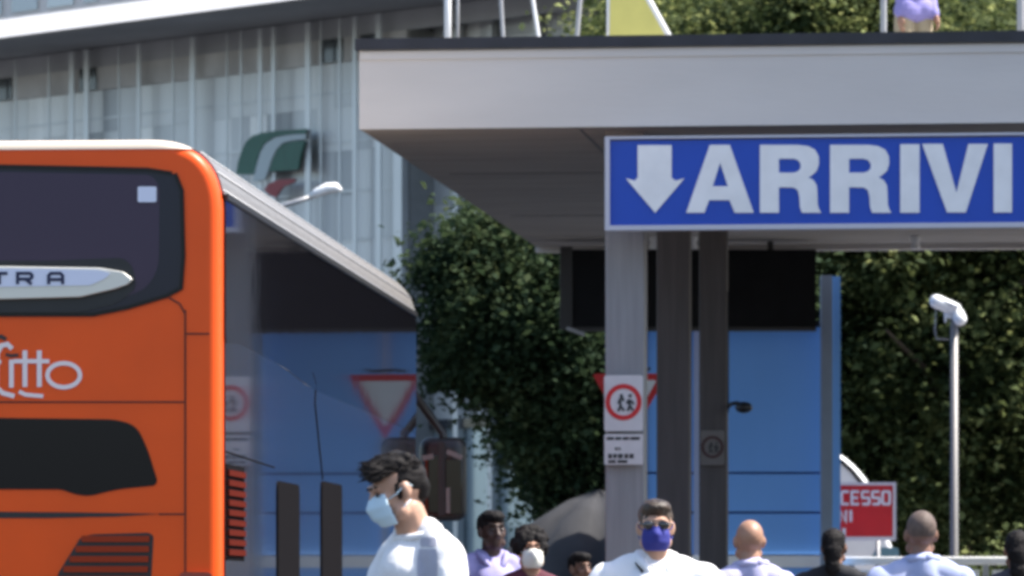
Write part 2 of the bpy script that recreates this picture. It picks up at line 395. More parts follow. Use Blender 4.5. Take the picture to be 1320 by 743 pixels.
# side
LS = 11.55
def sideprism(name, pts, m, lift, parent=bus, r=0, dep=None):
    q = rounded(pts, r); mb = MB(); mb.prism([(lift, y, z) for y, z in q], (-(dep or lift), 0, 0)); o = mb.build(name, m, parent)
    bm = bmesh.new(); bm.from_mesh(o.data); bmesh.ops.recalc_face_normals(bm, faces=bm.faces); bm.to_mesh(o.data); bm.free(); return o
sp = sideprism('side_panel', [(.17, .42), (LS, .42), (LS, 2.72), (.17, 2.72)], 'silver', .010, r=.02, dep=.02)
sideprism('side_window', [(.16, 2.67), (.9, 2.70), (3.0, 2.66), (4.2, 2.60), (LS+.02, 2.55), (LS+.02, 3.47), (.16, 3.47)], 'glass', .014, r=[.05, .3, .5, .5, .1, .05, .05], dep=.03)
rail = MB()
sec = [p for p in pb if p.x > -.45 and p.y > 3.40 and p.y < HB-.02]
sec.sort(key=lambda p: p.y)
def off(i, k):
    t = (sec[min(i+1, len(sec)-1)]-sec[max(i-1, 0)]).normalized(); return sec[i]+Vector((t.y, -t.x))*k
sec_i = [i for i in range(len(sec)) if sec[i].y > 3.47]
outer = [Vector((.012, 3.478))] + [off(i, .012) for i in sec_i]; innr = [off(i, -.004) for i in sec_i][::-1] + [Vector((-.03, 3.478))]
rail.prism([(p.x, .135, p.y) for p in outer+innr], (0, LS-.1, 0)); ro = rail.build('roof_rail', 'alu', bus)
bm = bmesh.new(); bm.from_mesh(ro.data); bmesh.ops.recalc_face_normals(bm, faces=bm.faces); bm.to_mesh(ro.data); bm.free()
for k in (0, len(sec_i)//3, 2*len(sec_i)//3):
    p = off(sec_i[k], .013); mb = MB(); mb.tube([(p.x, .14, p.y), (p.x, LS, p.y)], .007, 6); mb.build('rail_bead', 'galv', ro)
mb = MB(); mb.span((.004, .16, 3.452), (.026, LS, 3.482)); mb.build('window_seal', 'black', bus)
# grille on the side
def sp_(px, py): return side(px, py)
y0, zt = sp_(285, 597); y1, zb = sp_(312, 724)
sg = sideprism('side_grille', [(.2, zb), (y1, zb), (y1, zt), (.2, zt)], 'mattblack', .014, dep=.01)
mb = MB()
for i in range(9):
    z = zb+.03+i*(zt-zb-.04)/9; mb.span((.014, .22, z), (.026, y1-.02, z+.032))
mb.build('slat', 'darkslat', sg)
# doors
for (pa, pb) in ((355, 383), (412, 438)):
    ya, z_ = sp_(pa, 620); yb, _ = sp_(pb, 620)
    dr = sideprism('door', [(ya, .45), (yb, .45), (yb, z_), (ya, z_)], 'mattblack', .017, r=.08, dep=.012)
# curved seams of the side panels
mb = MB()
def sstroke(pts, wm=.02, lift=.011, ):
    ribbon(mb, pts, wm, lambda y, z, h: Vector((lift+h, y, z)), .003)
sstroke([(.2, 2.08), (1.6, 2.06), (2.4, 2.05)], .008); sstroke([sp_(400, 480), sp_(405, 495), sp_(404, 520), sp_(410, 580), sp_(414, 618)], .016)
pass
mb.build('panel_seam', 'mattblack', sp)
# wheels, lamps, mirror
for by in (2.9, 8.9):
    for bx in (-.16, -WB+.16):
        sgn = 1 if bx > -1 else -1
        wb = MB(); wb.tube([(bx-.14*sgn, by, .5), (bx+.165*sgn, by, .5)], .5, 28); wh = wb.build('wheel', 'rubber', bus)
        rb = MB(); rb.tube([(bx+.165*sgn, by, .5), (bx+.18*sgn, by, .5)], .3, 24); rb.build('rim', 'galv', wh)
for bx in (-.35, -WB+.35): 
    mb = MB(); mb.ell((bx, LB, .8), (.22, .05, .12)); mb.build('headlight', 'chrome', bus)
mb = MB(); mb.span((-WB+.15, LB-.02, 1.3), (-.15, LB+.02, 3.3)); mb.build('windscreen', 'glass', bus)
mq = Rb.transposed() @ (at(571, 618, 39.0) - P0)         # mirror hung out in front of the coach
mb = MB(); ax = (Vector((1, 0, 0)), Vector((0, 1, 0)), Vector((0, 0, 1)))
mb.box((mq.x, mq.y, mq.z), (.37, .20, .66)); mh = mb.build('mirror_housing', 'black', bus); bevel_obj(mh, .085, 5)
mb = MB(); mb.box((mq.x-.075, mq.y-.105, mq.z-.04), (.13, .02, .46)); bevel_obj(mb.build('mirror_glass', 'glass', mh), .02, 2)
mb = MB(); mb.box((mq.x+.095, mq.y-.105, mq.z-.06), (.14, .02, .44)); bevel_obj(mb.build('mirror_glass', 'glass', mh), .02, 2)
mb = MB(); mb.box((mq.x+.0, mq.y-.108, mq.z), (.055, .03, .58)); mb.build('mirror_trim', 'black', mh)
for dx, dz, wl, an in ((.1, .19, .13, .4), (-.11, .17, .09, -.2), (.05, -.17, .03, 0)):
    mb = MB(); mb.box((mq.x+dx, mq.y-.112, mq.z+dz), (wl, .02, .04 if an else .2), Matrix.Rotation(an, 3, 'Y')); mb.build('mirror_trim', 'alu', mh)
mb = MB(); mb.tube([(-.25, LB-.05, 3.0), (-.1, LB+.25, 2.95), (mq.x-.12, mq.y+.02, mq.z+.52), (mq.x, mq.y, mq.z+.36), (mq.x, mq.y, mq.z+.2)], .035, 8); mb.build('mirror_arm', 'black', bus)

# ================================================================== bus station canopy
TC = math.atan((1365-CX)/F); C0 = Vector(((463-CX)/F*39, 39, 0))
can = empty('bus_station_canopy', C0, -TC, 'long flat concrete canopy with pale grey edge standing on dark columns', 'canopy')
Rc = Matrix.Rotation(-TC, 3, 'Z')
def cl(v): return Rc.transposed() @ (Vector(v) - C0)
nC = Rc @ Vector((0, -1, 0))
ZS, ZF, ZT = 4.965, 5.585, 5.675; LC, DC = 17.0, 13.2
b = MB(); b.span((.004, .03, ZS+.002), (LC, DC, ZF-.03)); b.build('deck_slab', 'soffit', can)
b = MB(); b.span((0, 0, ZS), (LC, .027, ZF)); b.span((0, .03, ZS+.004), (.002, DC, ZF)); b.build('fascia', 'fascia', can)
b = MB(); b.span((.0, .032, ZF-.026), (LC, DC, ZF-.002)); b.build('deck_surface', 'paving', can)
b = MB(); b.span((.01, -.012, ZF-.075), (LC, .001, ZF-.012)); b.build('fascia_drip_edge', 'fascia', can)
b = MB(); b.span((-.03, -.04, ZF+.001), (LC, .22, ZT)); b.span((-.03, .221, ZF+.001), (.19, DC, ZT-.002)); b.build('edge_capping', 'capping', can)
b = MB()
for y in (4.2, 9.0): b.span((.2, y, ZS-.001), (LC, y+.03, ZS+.033))
b.span((1.72, .2, ZS-.002), (1.735, DC, ZS+.035))
b.build('soffit_joint', 'black', can)
b = MB(); b.span((0, DC, ZS-.06), (LC, DC+.15, ZF)); b.build('rear_edge_beam', 'fascia', can)
for px in (843, 893, 1180):
    q = cl(at(px, 310, 50.6)); b = MB(); b.tube([(q.x, q.y, ZS+.03), (q.x, q.y, ZS-.04), (q.x, q.y, ZS-.06), (q.x, q.y, ZS-.13)], [.05, .05, .035, .055], 12); b.build('ceiling_lamp', 'white', can)
# columns: near one is pale and plain, the two behind darker
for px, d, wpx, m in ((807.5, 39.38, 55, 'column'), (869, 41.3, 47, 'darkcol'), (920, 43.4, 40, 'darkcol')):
    q = cl(((px-CX)/F*d, d, 0)); wm = wpx/F*d - .03
    b = MB(); b.box((q.x, q.y, ZS/2+.085), (wm, wm*1.0, ZS-.11)); o = b.build('column', m, can); bevel_obj(o, .012, 2)
    b = MB(); b.box((q.x, q.y, .2), (wm+.08, wm+.08, .14)); b.build('column_foot', 'stone', o)
# ------------------------------------------------------------------ arrivals sign
SP = C0 + nC*.10; nQ = nC
def sg_xy(px, py): 
    q = cl(ray_plane(px, py, SP, nQ)); return q.x, q.z
def can_pt(x, z, lift): return C0 + Rc @ Vector((x, -.10-lift, z))
x0, zb = sg_xy(780, 297.5); x1, zt = sg_xy(1334, 171)
arr = empty('arrivals_sign', C0 + Rc @ Vector(((x0+x1)/2, -.05, zb)), -TC, 'blue hanging sign with white down arrow and word ARRIVI, on canopy edge', 'sign')
def local(o, p): return Matrix.Rotation(TC, 3, 'Z') @ (Vector(p)-o.location)
mb = MB()
def lbox(mb, root, xa, xb, ya, yb, za, zb_):
    a = local(root, C0 + Rc @ Vector((xa, ya, za))); c = local(root, C0 + Rc @ Vector((xb, yb, zb_))); mb.span(a, c)
lbox(mb, arr, x0+.03, x1-.03, -.095, .0-.002, zb+.03, zt-.03); mb.build('board', 'signblue', arr)
mb = MB(); fw = .038
lbox(mb, arr, x0, x1, -.12, -.002, zb, zb+fw); lbox(mb, arr, x0, x1, -.12, -.002, zt-fw*.5, zt)
lbox(mb, arr, x0, x0+fw, -.121, -.003, zb+fw, zt-fw*.5); lbox(mb, arr, x1-fw, x1, -.121, -.003, zb+fw, zt-fw*.5)
mb.build('frame', 'signframe', arr)
mb = MB()
for xx in (x0+.35, x0+1.1, x1-.4):
    mb = MB(); lbox(mb, arr, xx, xx+.05, -.002, .3, zt-.10, zt-.04); mb.build('bracket', 'galv', arr)
Z = lambda x, y: sg_xy(770+x/2.4, 160+y/2.4)
arrow = [(125, 66), (230, 66), (230, 166), (242, 176), (270, 168), (179, 275), (88, 168), (116, 176), (125, 166)]
A_ = [(275, 275), (348, 65), (410, 65), (484, 275), (425, 275), (409, 236), (346, 236), (331, 275)]; A_h = [(357, 193), (404, 193), (380, 120)]
def Rl(o):
    out = [(o, 275), (o, 65)] + [(o+120, 65), (o+150, 69), (o+171, 80), (o+182, 100), (o+183, 124), (o+176, 145), (o+160, 160), (o+150, 165), (o+166, 174), (o+176, 190), (o+178, 215), (o+179, 250), (o+184, 266), (o+190, 275), (o+130, 275), (o+124, 258), (o+122, 225), (o+117, 205), (o+104, 197), (o+59, 196), (o+59, 275)]
    hole = [(o+59, 108), (o+105, 108), (o+119, 113), (o+126, 124), (o+126, 136), (o+119, 146), (o+105, 151), (o+59, 151)]
    return out, hole
V_ = [(1005, 62), (1069, 62), (1111, 212), (1148, 62), (1208, 62), (1140, 274), (1082, 274)]
polys = [A_, A_h, *Rl(503), *Rl(720), [(937, 63), (997, 63), (997, 275), (937, 275)], V_, [(1226, 61), (1283, 61), (1283, 274), (1226, 274)]]
bs = lambda x, z, h: local(arr, can_pt(x, z, h))
flat_letters('lettering', [[Z(*p) for p in pl] for pl in polys], bs, .008, 'signwhite', arr)
flat_letters('arrow', [[Z(*p) for p in arrow]], bs, .008, 'signwhite', arr)

# ------------------------------------------------------------------ round and triangular road signs
def plane_sign(name, d, label, cat):
    """returns an Empty on a camera-side vertical plane at depth d plus a pixel->local function"""
    return d
def yield_sign(cxp, top, wpx, d, tilt, label, post):
    c = at(cxp, top, d); wm = wpx/F*d; h = wm*.866
    root = empty('yield_sign', (c.x, c.y, 0), tilt, label, 'road sign')
    tri = lambda k, y, t: [Vector((p.x, y, p.y+t)) for p in rounded([(-wm/2*k, 0), (wm/2*k, 0), (0, -h*k)], .04*k, 4)]
    zt_ = c.z
    mb = MB(); mb.prism(tri(1, -.012, zt_), (0, .014, 0)); mb.build('border', 'red', root)
    mb = MB(); mb.prism(tri(.71, -.017, zt_-h*.10), (0, .006, 0)); mb.build('panel', 'signwhite', root)
    if post:
        mb = MB(); mb.tube([(0, .035, 0), (0, .035, zt_+.02)], .025, 10); mb.build('post', 'galv', root)
        mb = MB(); mb.tube([(-.2, .02, zt_+.03), (-.05, .02, zt_+.045), (.12, .02, zt_+.03), (.2, .02, zt_+.05)], .014, 8); mb.build('bracket', 'black', root)
    else:
        mb = MB(); mb.box((0, .05, zt_-.1), (.3, .1, .04)); mb.box((.14, .02, zt_+.02), (.12, .05, .06)); mb.build('bracket', 'black', root)
    return root
yield_sign(812, 482, 98, 48.0, -.06, 'red bordered white yield triangle partly hidden behind the pale near column', True)
def prohib(px0, px1, py0, py1, d, label, mats, plate, tilt=0):
    a = at(px0, py1, d); c = at(px1, py0, d); root = empty('prohibition_sign', ((a.x+c.x)/2, d, a.z), tilt, label, 'road sign')
    wd, hh = c.x-a.x, c.z-a.z; r = wd*.475
    mb = MB(); mb.prism([(p.x, -.01, p.y) for p in rounded([(-wd/2, 0), (wd/2, 0), (wd/2, hh), (-wd/2, hh)], .02, 3)], (0, .012, 0)); mb.build('panel', mats[0], root)
    mb = MB(); ribbon(mb, [(r*.86*math.cos(t), hh*.52+r*.86*math.sin(t)) for t in np.linspace(0, 2*PI, 41)[:-1]], r*.25, lambda x, y, h: Vector((x, -.0105-h, y)), .005, True); mb.build('ring', mats[1], root)
    mb = MB(); B = lambda k: (lambda x, y, h: Vector((x*r, -.0105-h-.0006*k, hh*.52+y*r)))
    for k, st in enumerate([[(-.28, -.1), (-.2, .16), (-.05, .2), (.0, .05)], [(-.2, .15), (-.16, -.2), (-.3, -.5)], [(-.16, -.2), (.02, -.48)], [(.16, -.08), (.3, .1), (.42, .05), (.55, -.12)], [(.3, .1), (.34, -.2), (.22, -.48)], [(.34, -.2), (.52, -.46)]]):
        ribbon(mb, st, .13, B(k), .003)
    for cx_ in (-.12, .36):
        ribbon(mb, [(cx_+.05*math.cos(t), .34+.05*math.sin(t)) for t in np.linspace(0, 2*PI, 13)[:-1]], .1, B(0), .003, True)
    mb.build('pictogram', mats[2], root)
    if plate:
        pw = wd; p0, p1 = -hh*.60, -hh*.055
        mb = MB(); mb.prism([(p.x, -.008, p.y) for p in rounded([(-pw/2, p0), (pw/2, p0), (pw/2, p1), (-pw/2, p1)], .01, 2)], (0, .01, 0)); pl = mb.build('supplementary_plate', mats[0], root)
        mb = MB(); H = p1-p0
        for row, segs in ((.86, [(-.44, -.25), (-.22, -.06), (-.03, .14), (.17, .42)]), (.52, [(-.22, -.16), (-.13, -.08)]), (.28, [(-.40, -.30), (-.27, -.18), (-.15, -.02), (.02, .12), (.15, .26)]), (.10, [(-.4, -.2), (-.16, .1)])):
            for a_, b_ in segs: 
                ribbon(mb, [(a_*pw, p0+row*H), (b_*pw, p0+row*H)], .10*H if row != .28 else .15*H, lambda x, y, h: Vector((x, -.0085-h, y)), .002)
        mb.build('lettering', mats[2], pl)
    return root
prohib(779, 829, 484, 556, 39.17, 'white square no pedestrians sign with red ring on the pale near column', ('plate', 'red', 'ink'), True, -TC)
M['dullplate'] = mat('dull_plate', (.17, .15, .14), .7, var=.15); M['dullred'] = mat('dull_red', (.06, .022, .022), .6)
prohib(903, 934, 555, 600, 43.24, 'weathered dark round sign on the farthest dark column', ('dullplate', 'dullred', 'ink'), False, -TC)
# small black lamp on the far column
c = at(950, 524, 43.1); root = empty('wall_lamp', c, 0, 'small black lamp sticking out beside the farthest column', 'lamp')
mb = MB(); mb.tube([(-.07, .1, .0), (-.05, 0, .02), (.0, 0, .03), (.06, 0, .0)], .018, 8); mb.build('arm', 'black', root)
mb = MB(); mb.ell((.06, 0, -.01), (.075, .07, .05)); mb.build('lamp_shade', 'black', root)
mb = MB(); mb.tube([(-.075, .05, -.05), (-.075, .05, 1.0)], .008, 6); mb.build('cable', 'black', root)

# ------------------------------------------------------------------ dark hanging board under the canopy rear
a = at(722, 424, 51.3); c = at(1052, 322, 51.3)
root = empty('hanging_board', ((a.x+c.x)/2, 51.3, a.z), 0, 'long black display board hanging under the canopy behind the columns', 'board')
hw, hh = (c.x-a.x)/2, c.z-a.z
mb = MB(); mb.span((-hw+.13, 0, .02), (hw, .14, hh)); mb.build('screen_back', 'board', root)
mb = MB(); mb.span((-hw, -.02, 0), (-hw+.128, .16, hh+.03)); mb.span((-hw+.13, -.02, -.02), (hw, .15, .017)); mb.build('frame', 'boardbrown', root)
for xh in (-hw+.5, hw-.5):
    mb = MB(); mb.span((xh, .05, hh), (xh+.06, .1, hh+.25)); mb.build('hanger', 'boardbrown', root)
mb = MB(); mb.box((-hw+.16, -.06, -.03), (.2, .06, .035), Matrix.Rotation(.35, 3, 'Y')); mb.build('clip_lamp', 'galv', root)

# ------------------------------------------------------------------ blue kiosk and its tall post
DK = 52.9
a = at(834, 716, DK); c = at(1061, 420, DK)
kio = empty('blue_kiosk', ((a.x+c.x)/2, DK, .14), 0, 'tall blue panelled kiosk wall with horizontal joints beside the columns', 'kiosk')
hw = (c.x-a.x)/2; H = c.z-.14
mb = MB(); mb.span((-hw, .05, .35), (hw, 2.6, H-.02)); kb = mb.build('core', 'bluedark', kio)
zs = [a.z-.14] + [at(0, y, DK).z-.14 for y in (661, 610)] + [H]
for i in range(3):
    mb = MB(); mb.span((-hw+.004, 0, zs[i]+.012), (hw-.004, .05, zs[i+1]-.012)); bevel_obj(mb.build('wall_panel', 'blue', kio), .006, 2)
mb = MB(); mb.span((-hw+.004, 0, .36), (hw-.004, .05, zs[0]-.012)); mb.build('wall_panel', 'blue', kio)
mb = MB(); mb.span((-hw+.02, .03, .02), (hw-.02, 2.5, .35)); mb.span((-hw+.01, -.04, zs[0]-.13), (hw-.01, -.003, zs[0]-.005)); mb.build('plinth', 'white', kio)
mb = MB(); mb.span((-hw-.075, -.03, .02), (-hw, .06, H)); o_ = mb.build('edge_trim', 'bluelight', kio)
mb = MB(); xa = at(894, 0, DK).x - kio.location.x; mb.span((xa, -.035, .02), (xa+.085, -.002, H)); mb.build('edge_trim', 'bluelight', kio)
mb = MB(); mb.span((-hw-.05, -.04, H), (hw, 2.65, H+.05)); mb.build('roof', 'board', kio)
a = at(1059, 716, 52.4); c = at(1083.5, 355, 52.4); x_ = at(1073, 0, 52.4).x
root = empty('steel_post', (x_, 52.4, .14), 0, 'tall grey blue steel post at the kiosk corner left of the red sign', 'post')
mb = MB(); mb.span((a.x-x_, 0, 0), (0, .25, c.z-.14)); mb.build('shaft', 'bluegrey', root)
mb = MB(); mb.span((.002, .012, 0), (c.x-x_, .25, c.z-.15)); mb.build('side_cover', 'blue', root)
mb = MB(); mb.span((a.x-x_-.06, -.06, 0), (c.x-x_+.06, .3, .03)); mb.build('base_plate', 'galv', root)

# ------------------------------------------------------------------ red notice board
d = 55.2; a = at(1040, 697, d); c = at(1155, 622, d)
root = empty('notice_board', ((a.x+c.x)/2, d, 0), 0, 'red notice board with white border and white capitals beside the steel post', 'sign')
hw = (c.x-a.x)/2
mb = MB(); mb.span((-hw+.03, 0, a.z+.03), (hw-.03, .03, c.z-.03)); mb.build('panel', 'signred', root)
mb = MB(); t = .042
mb.span((-hw, -.01, a.z), (hw, .035, a.z+t)); mb.span((-hw, -.01, c.z-t*.8), (hw, .035, c.z)); mb.span((-hw, -.01, a.z+t), (-hw+t*.8, .035, c.z-t*.8)); mb.span((hw-t*.8, -.01, a.z+t), (hw, .035, c.z-t*.8)); mb.build('border', 'plate', root)
mb = MB()
def glyph(strokes, px, py, w_, h_, wd=3.2):
    for k, st in enumerate(strokes):
        ribbon(mb, [((at(px+x*w_, 0, d).x-root.location.x), at(0, py+y*h_, d).z) for x, y in st], wd/F*d, lambda x, y, h: Vector((x, -.003-h-.0006*k, y)), .003)
GL = dict(C=[[(1, .0), (.1, .0), (0, .15), (0, .85), (.1, 1), (1, 1)]], E=[[(1, 0), (0, 0), (0, 1), (1, 1)], [(.1, .5), (.85, .5)]], S=[[(1, 0), (.1, 0), (0, .12), (0, .4), (.1, .5), (.9, .5), (1, .6), (1, .9), (.9, 1), (0, 1)]],
          O=[[(.5, 0), (.1, 0), (0, .12), (0, .88), (.1, 1), (.9, 1), (1, .88), (1, .12), (.9, 0), (.45, 0)]], A=[[(0, 1), (.5, 0), (1, 1)], [(.25, .65), (.75, .65)]], N=[[(0, 1), (0, 0), (1, 1), (1, 0)]], I=[[(.5, 0), (.5, 1)]])
for i, ch in enumerate('ACCESSO'): glyph(GL[ch], 1058.5+i*13.2, 634, 9.2, 16)
for i, ch in enumerate('NI'): glyph(GL[ch], 1083+i*10, 658, 7.5, 15)
glyph(GL['I'], 1085, 681, 6, 10, 4)
mb.build('lettering', 'signwhite', root)
mb = MB()
for sx in (-hw*.6, hw*.6): mb.tube([(sx, .06, .14), (sx, .06, a.z+.3)], .025, 8)
mb.build('post', 'galv', root)

# ------------------------------------------------------------------ camera pole
d = 55.; c = at(1230, 418, d)
root = empty('camera_pole', (c.x, d, .14), 0, 'slim grey pole topped by white security cameras in front of trees', 'camera pole')
mb = MB(); mb.tube([(0, 0, 0), (0, 0, .5), (0, 0, c.z-.14+.04)], [.052, .046, .042], 14); mb.build('pole', 'alu', root)
mb = MB(); mb.tube([(0, 0, 0), (0, 0, .03)], .13, 14); mb.build('base_plate', 'galv', root)
h0 = c.z-.14
def pl(px, py, y=0): 
    q = at(px, py, d); return Vector((q.x-c.x, y, q.z-.14))
mb = MB(); p, q = pl(1206, 389, -.06), pl(1231, 399, .02); 
mb.cap(p, q, .075, .075); mb.box((p+q)/2+Vector((0, 0, .035)), (.30, .17, .02), Matrix.Rotation(.4, 3, 'Y')); mb.build('camera_housing', 'white', root)
mb = MB(); mb.cap(pl(1235, 405, 0), pl(1237, 412, -.05), .07, .075); mb.build('camera_housing', 'white', root)
mb = MB(); mb.tube([pl(1218, 402), pl(1222, 408), pl(1229, 410)], .022, 8); mb.tube([pl(1230, 408), pl(1230, 398)], .018, 8); mb.tube([pl(1218, 405), pl(1219, 416)], .014, 6); mb.build('camera_bracket', 'white', root)
mb = MB(); mb.tube([pl(1207, 395), pl(1205, 425), pl(1207, 437), pl(1226, 438)], .007, 6); mb.build('cable', 'galv', root)

# ------------------------------------------------------------------ white barrier, white van, grey tent
d = 52.68; a = at(1063, 718, d); c = at(1340, 714, d)
root = empty('white_barrier', ((a.x+c.x)/2, d, .14), 0, 'long white metal barrier with thick top rail behind the crowd', 'barrier')
hw = (c.x-a.x)/2; zt_ = a.z-.14
mb = MB(); mb.span((-hw, -.03, zt_-.085), (hw, .03, zt_)); bevel_obj(mb.build('top_rail', 'white', root), .015, 2)
n = 8
for i in range(n+1):
    x = -hw+2*hw*i/n; mb = MB(); mb.span((x-.03, -.028, .0), (x+.03, .028, zt_-.087)); mb.build('post', 'galv', root)
for i in range(n):
    x = -hw+2*hw*i/n
    mb = MB(); mb.span((x+.07, -.01, .15), (x+2*hw/n-.07, .01, zt_-.14)); mb.build('panel', 'white', root)

def extr(name, m, parent, prof, y0, y1, bev=0, seg=3):
    mb = MB(); mb.prism([(x, y0, z) for x, z in prof], (0, y1-y0, 0)); o = mb.build(name, m, parent)
    bm = bmesh.new(); bm.from_mesh(o.data); bmesh.ops.recalc_face_normals(bm, faces=bm.faces); bm.to_mesh(o.data); bm.free()
    if bev: bevel_obj(o, bev, seg, .5)
    return o
d = 57.5; ref = at(1083, 0, d).x
van = empty('white_van', (ref, d, 0), 0, 'white van with curved nose parked behind the red notice board', 'van')
zz = lambda py: at(0, py, d).z
xx = lambda px: at(px, 0, d).x-ref
prof = rounded([(xx(950), .35), (xx(1195), .35), (xx(1197), 1.25), (xx(1160), 1.6), (xx(1121), zz(622)), (xx(1104), zz(602)), (xx(1083), zz(584)), (xx(1050), zz(575)), (xx(950), zz(576))], [.1, .2, .2, .2, .3, .3, .3, .3, .2])
extr('body', 'white', van, prof, 0, 1.9, .06, 3)
wp = rounded([(xx(1070), zz(640)), (xx(1115), zz(640)), (xx(1109), zz(617)), (xx(1098), zz(604)), (xx(1083), zz(592)), (xx(1070), zz(590))], .05)
mb = MB(); ribbon(mb, [(xx(1078), zz(592)), (xx(1086), zz(596)), (xx(1098), zz(607)), (xx(1110), zz(622)), (xx(1119), zz(640))], .045, lambda x, y, h: Vector((x, -.004-h, y)), .01); mb.build('window_seal', 'black', van)
extr('side_window', 'teal', van, [(p[0], p[1]) for p in rounded([(xx(1100), zz(690)), (xx(1148), zz(690)), (xx(1136), zz(660)), (xx(1100), zz(660))], .05)], -.006, .02)
extr('bonnet_window', 'teal', van, [(p[0], p[1]) for p in rounded([(xx(1122), zz(722)), (xx(1160), zz(722)), (xx(1158), zz(706)), (xx(1130), zz(706))], .04)], -.006, .02)
mb = MB(); mb.ell((xx(1192), .2, 1.0), (.1, .16, .12)); mb.build('headlight', 'chrome', van)
for wx in (xx(985), xx(1165)):
    for wy in (.05, 1.7):
        mb = MB(); mb.tube([(wx, wy-.06, .34), (wx, wy+.16, .34)], .34, 24); wh = mb.build('wheel', 'rubber', van)
        mb = MB(); mb.tube([(wx, wy-.075, .34), (wx, wy-.06, .34)], .2, 18); mb.build('rim', 'galv', wh)

d = 55.; x_ = at(775, 0, d).x
tent = empty('grey_tent', (x_, d+1.4, 0), .12, 'grey fabric tent with rounded sloping sides under the dark tree', 'tent')
zr = lambda py: at(0, py, d).z
mb = MB()
rings = []
NS = 48
for j, (r, z) in enumerate(((.02, zr(628)), (.35, zr(642)), (.7, zr(668)), (1.02, zr(705)), (1.28, zr(748)), (1.42, .4), (1.45, .0))):
    for k in range(NS):
        t = 2*PI*k/NS; f = 1+(.08*math.cos(9*t)+.04*math.cos(14*t+1))*(j > 0)
        mb.v.append((r*f*math.cos(t), r*f*math.sin(t), z))
for j in range(6):
    for k in range(NS): mb.f.append((j*NS+k, j*NS+(k+1) % NS, (j+1)*NS+(k+1) % NS, (j+1)*NS+k)); mb.sm.append(True)
mb.f.append(tuple(range(NS))); mb.sm.append(True)
mb.build('canvas', 'tarp', tent)

# ------------------------------------------------------------------ street lamp behind the coach
d = 55.; bx = at(346, 0, d).x
root = empty('street_lamp', (bx, d, 0), 0, 'white curved street lamp head rising behind the coach roof', 'street lamp')
pl_ = lambda px, py: Vector((at(px, 0, d).x-bx, 0, at(0, py, d).z))
mb = MB(); mb.tube([(0, 0, 0), (0, 0, 2.5), pl_(346, 290)], [.07, .055, .045], 12); mb.build('pole', 'galv', root)
mb = MB(); mb.tube([pl_(346, 292), pl_(349, 276), pl_(360, 267), pl_(380, 261), pl_(402, 254)], .028, 8); mb.build('arm', 'galv', root)
mb = MB(); mb.tube([pl_(400, 254), pl_(408, 249), pl_(422, 243), pl_(433, 242), pl_(440, 246)], [.03, .05, .062, .055, .025], 12); mb.build('lamp_head', 'white', root)

# ================================================================== things on the upper deck
DZ = 5.59
def deckpole(px, d, r, top, label, lean=0, m='white', curve=0):
    x = at(px, 0, d).x; root = empty('railing_pole', (x, d, DZ), 0, label, 'pole', 'slim poles along the canopy roof')
    mb = MB(); mb.tube([(0, 0, 0), (curve*.4+lean*.25, 0, top*.25), (curve+lean*.5, 0, top*.5), (lean+curve*.5, 0, top)], r, 10); mb.build('shaft', m, root)
    mb = MB(); mb.tube([(0, 0, 0), (0, 0, .02)], r*2.2, 10); mb.build('foot', 'galv', root)
deckpole(577, 41.0, .030, 2.4, 'thick white pole at the left end of the canopy roof')
deckpole(590, 41.3, .014, 2.4, 'thin grey white pole just right of the thick white pole', m='galv')
deckpole(651, 41.6, .018, 1.6, 'thin grey pole, slightly wavy, in front of the dark station glass', m='galv', curve=-.04)
deckpole(702, 41.8, .018, 1.6, 'thin pale pole leaning left in front of the leaves', lean=-.10, m='white', curve=-.06)
deckpole(739, 42.0, .022, 1.6, 'thin grey pole leaning right beside the yellow board', lean=.06, m='galv', curve=.03)
deckpole(1139, 42.5, .028, 2.4, 'grey pole just left of the person on the canopy roof', m='galv')
deckpole(1316, 42.0, .034, 2.4, 'grey pole at the far right end of the canopy roof', m='galv')
d = 42.4; xl = at(785, 0, d).x
root = empty('yellow_board', (xl, d, DZ), 0, 'yellow triangular board with white edges standing on the canopy roof', 'board')
q = at(862, 48, d); zb_ = q.z-DZ; sl_ = (862-835)/48.
mb = MB(); tw = (q.x-xl)
top = zb_+tw/sl_*.98
b0 = zb_-.3; wide = tw+.3*sl_
tri = [(0, b0), (wide, b0), (.02, top)]
mb.prism([(x, 0, z) for x, z in tri], (0, .05, 0)); mb.build('panel', 'yellow', root)
mb = MB(); mb.tube([(wide, .02, b0), (.02, .02, top)], .03, 8); mb.tube([(-.005, .02, b0), (.0, .02, top)], .018, 8); mb.build('edge_tube', 'white', root)
mb = MB(); mb.span((0, -.02, b0-.02), (wide, .07, b0+.0)); mb.span((0, 0, 0), (.05, .05, b0-.02)); mb.span((wide-.05, 0, 0), (wide, .05, b0-.02)); mb.build('stand', 'galv', root)

# ================================================================== station building
U = Vector((.694, -.72, 0)); NO = Vector((-.72, -.694, 0)); PF = Vector((-2.29, 110, 0))
ang = math.atan2(U.y, U.x)
st = empty('station_building', PF, ang, 'glass fronted station building with white roof edge and green red emblem', 'building')
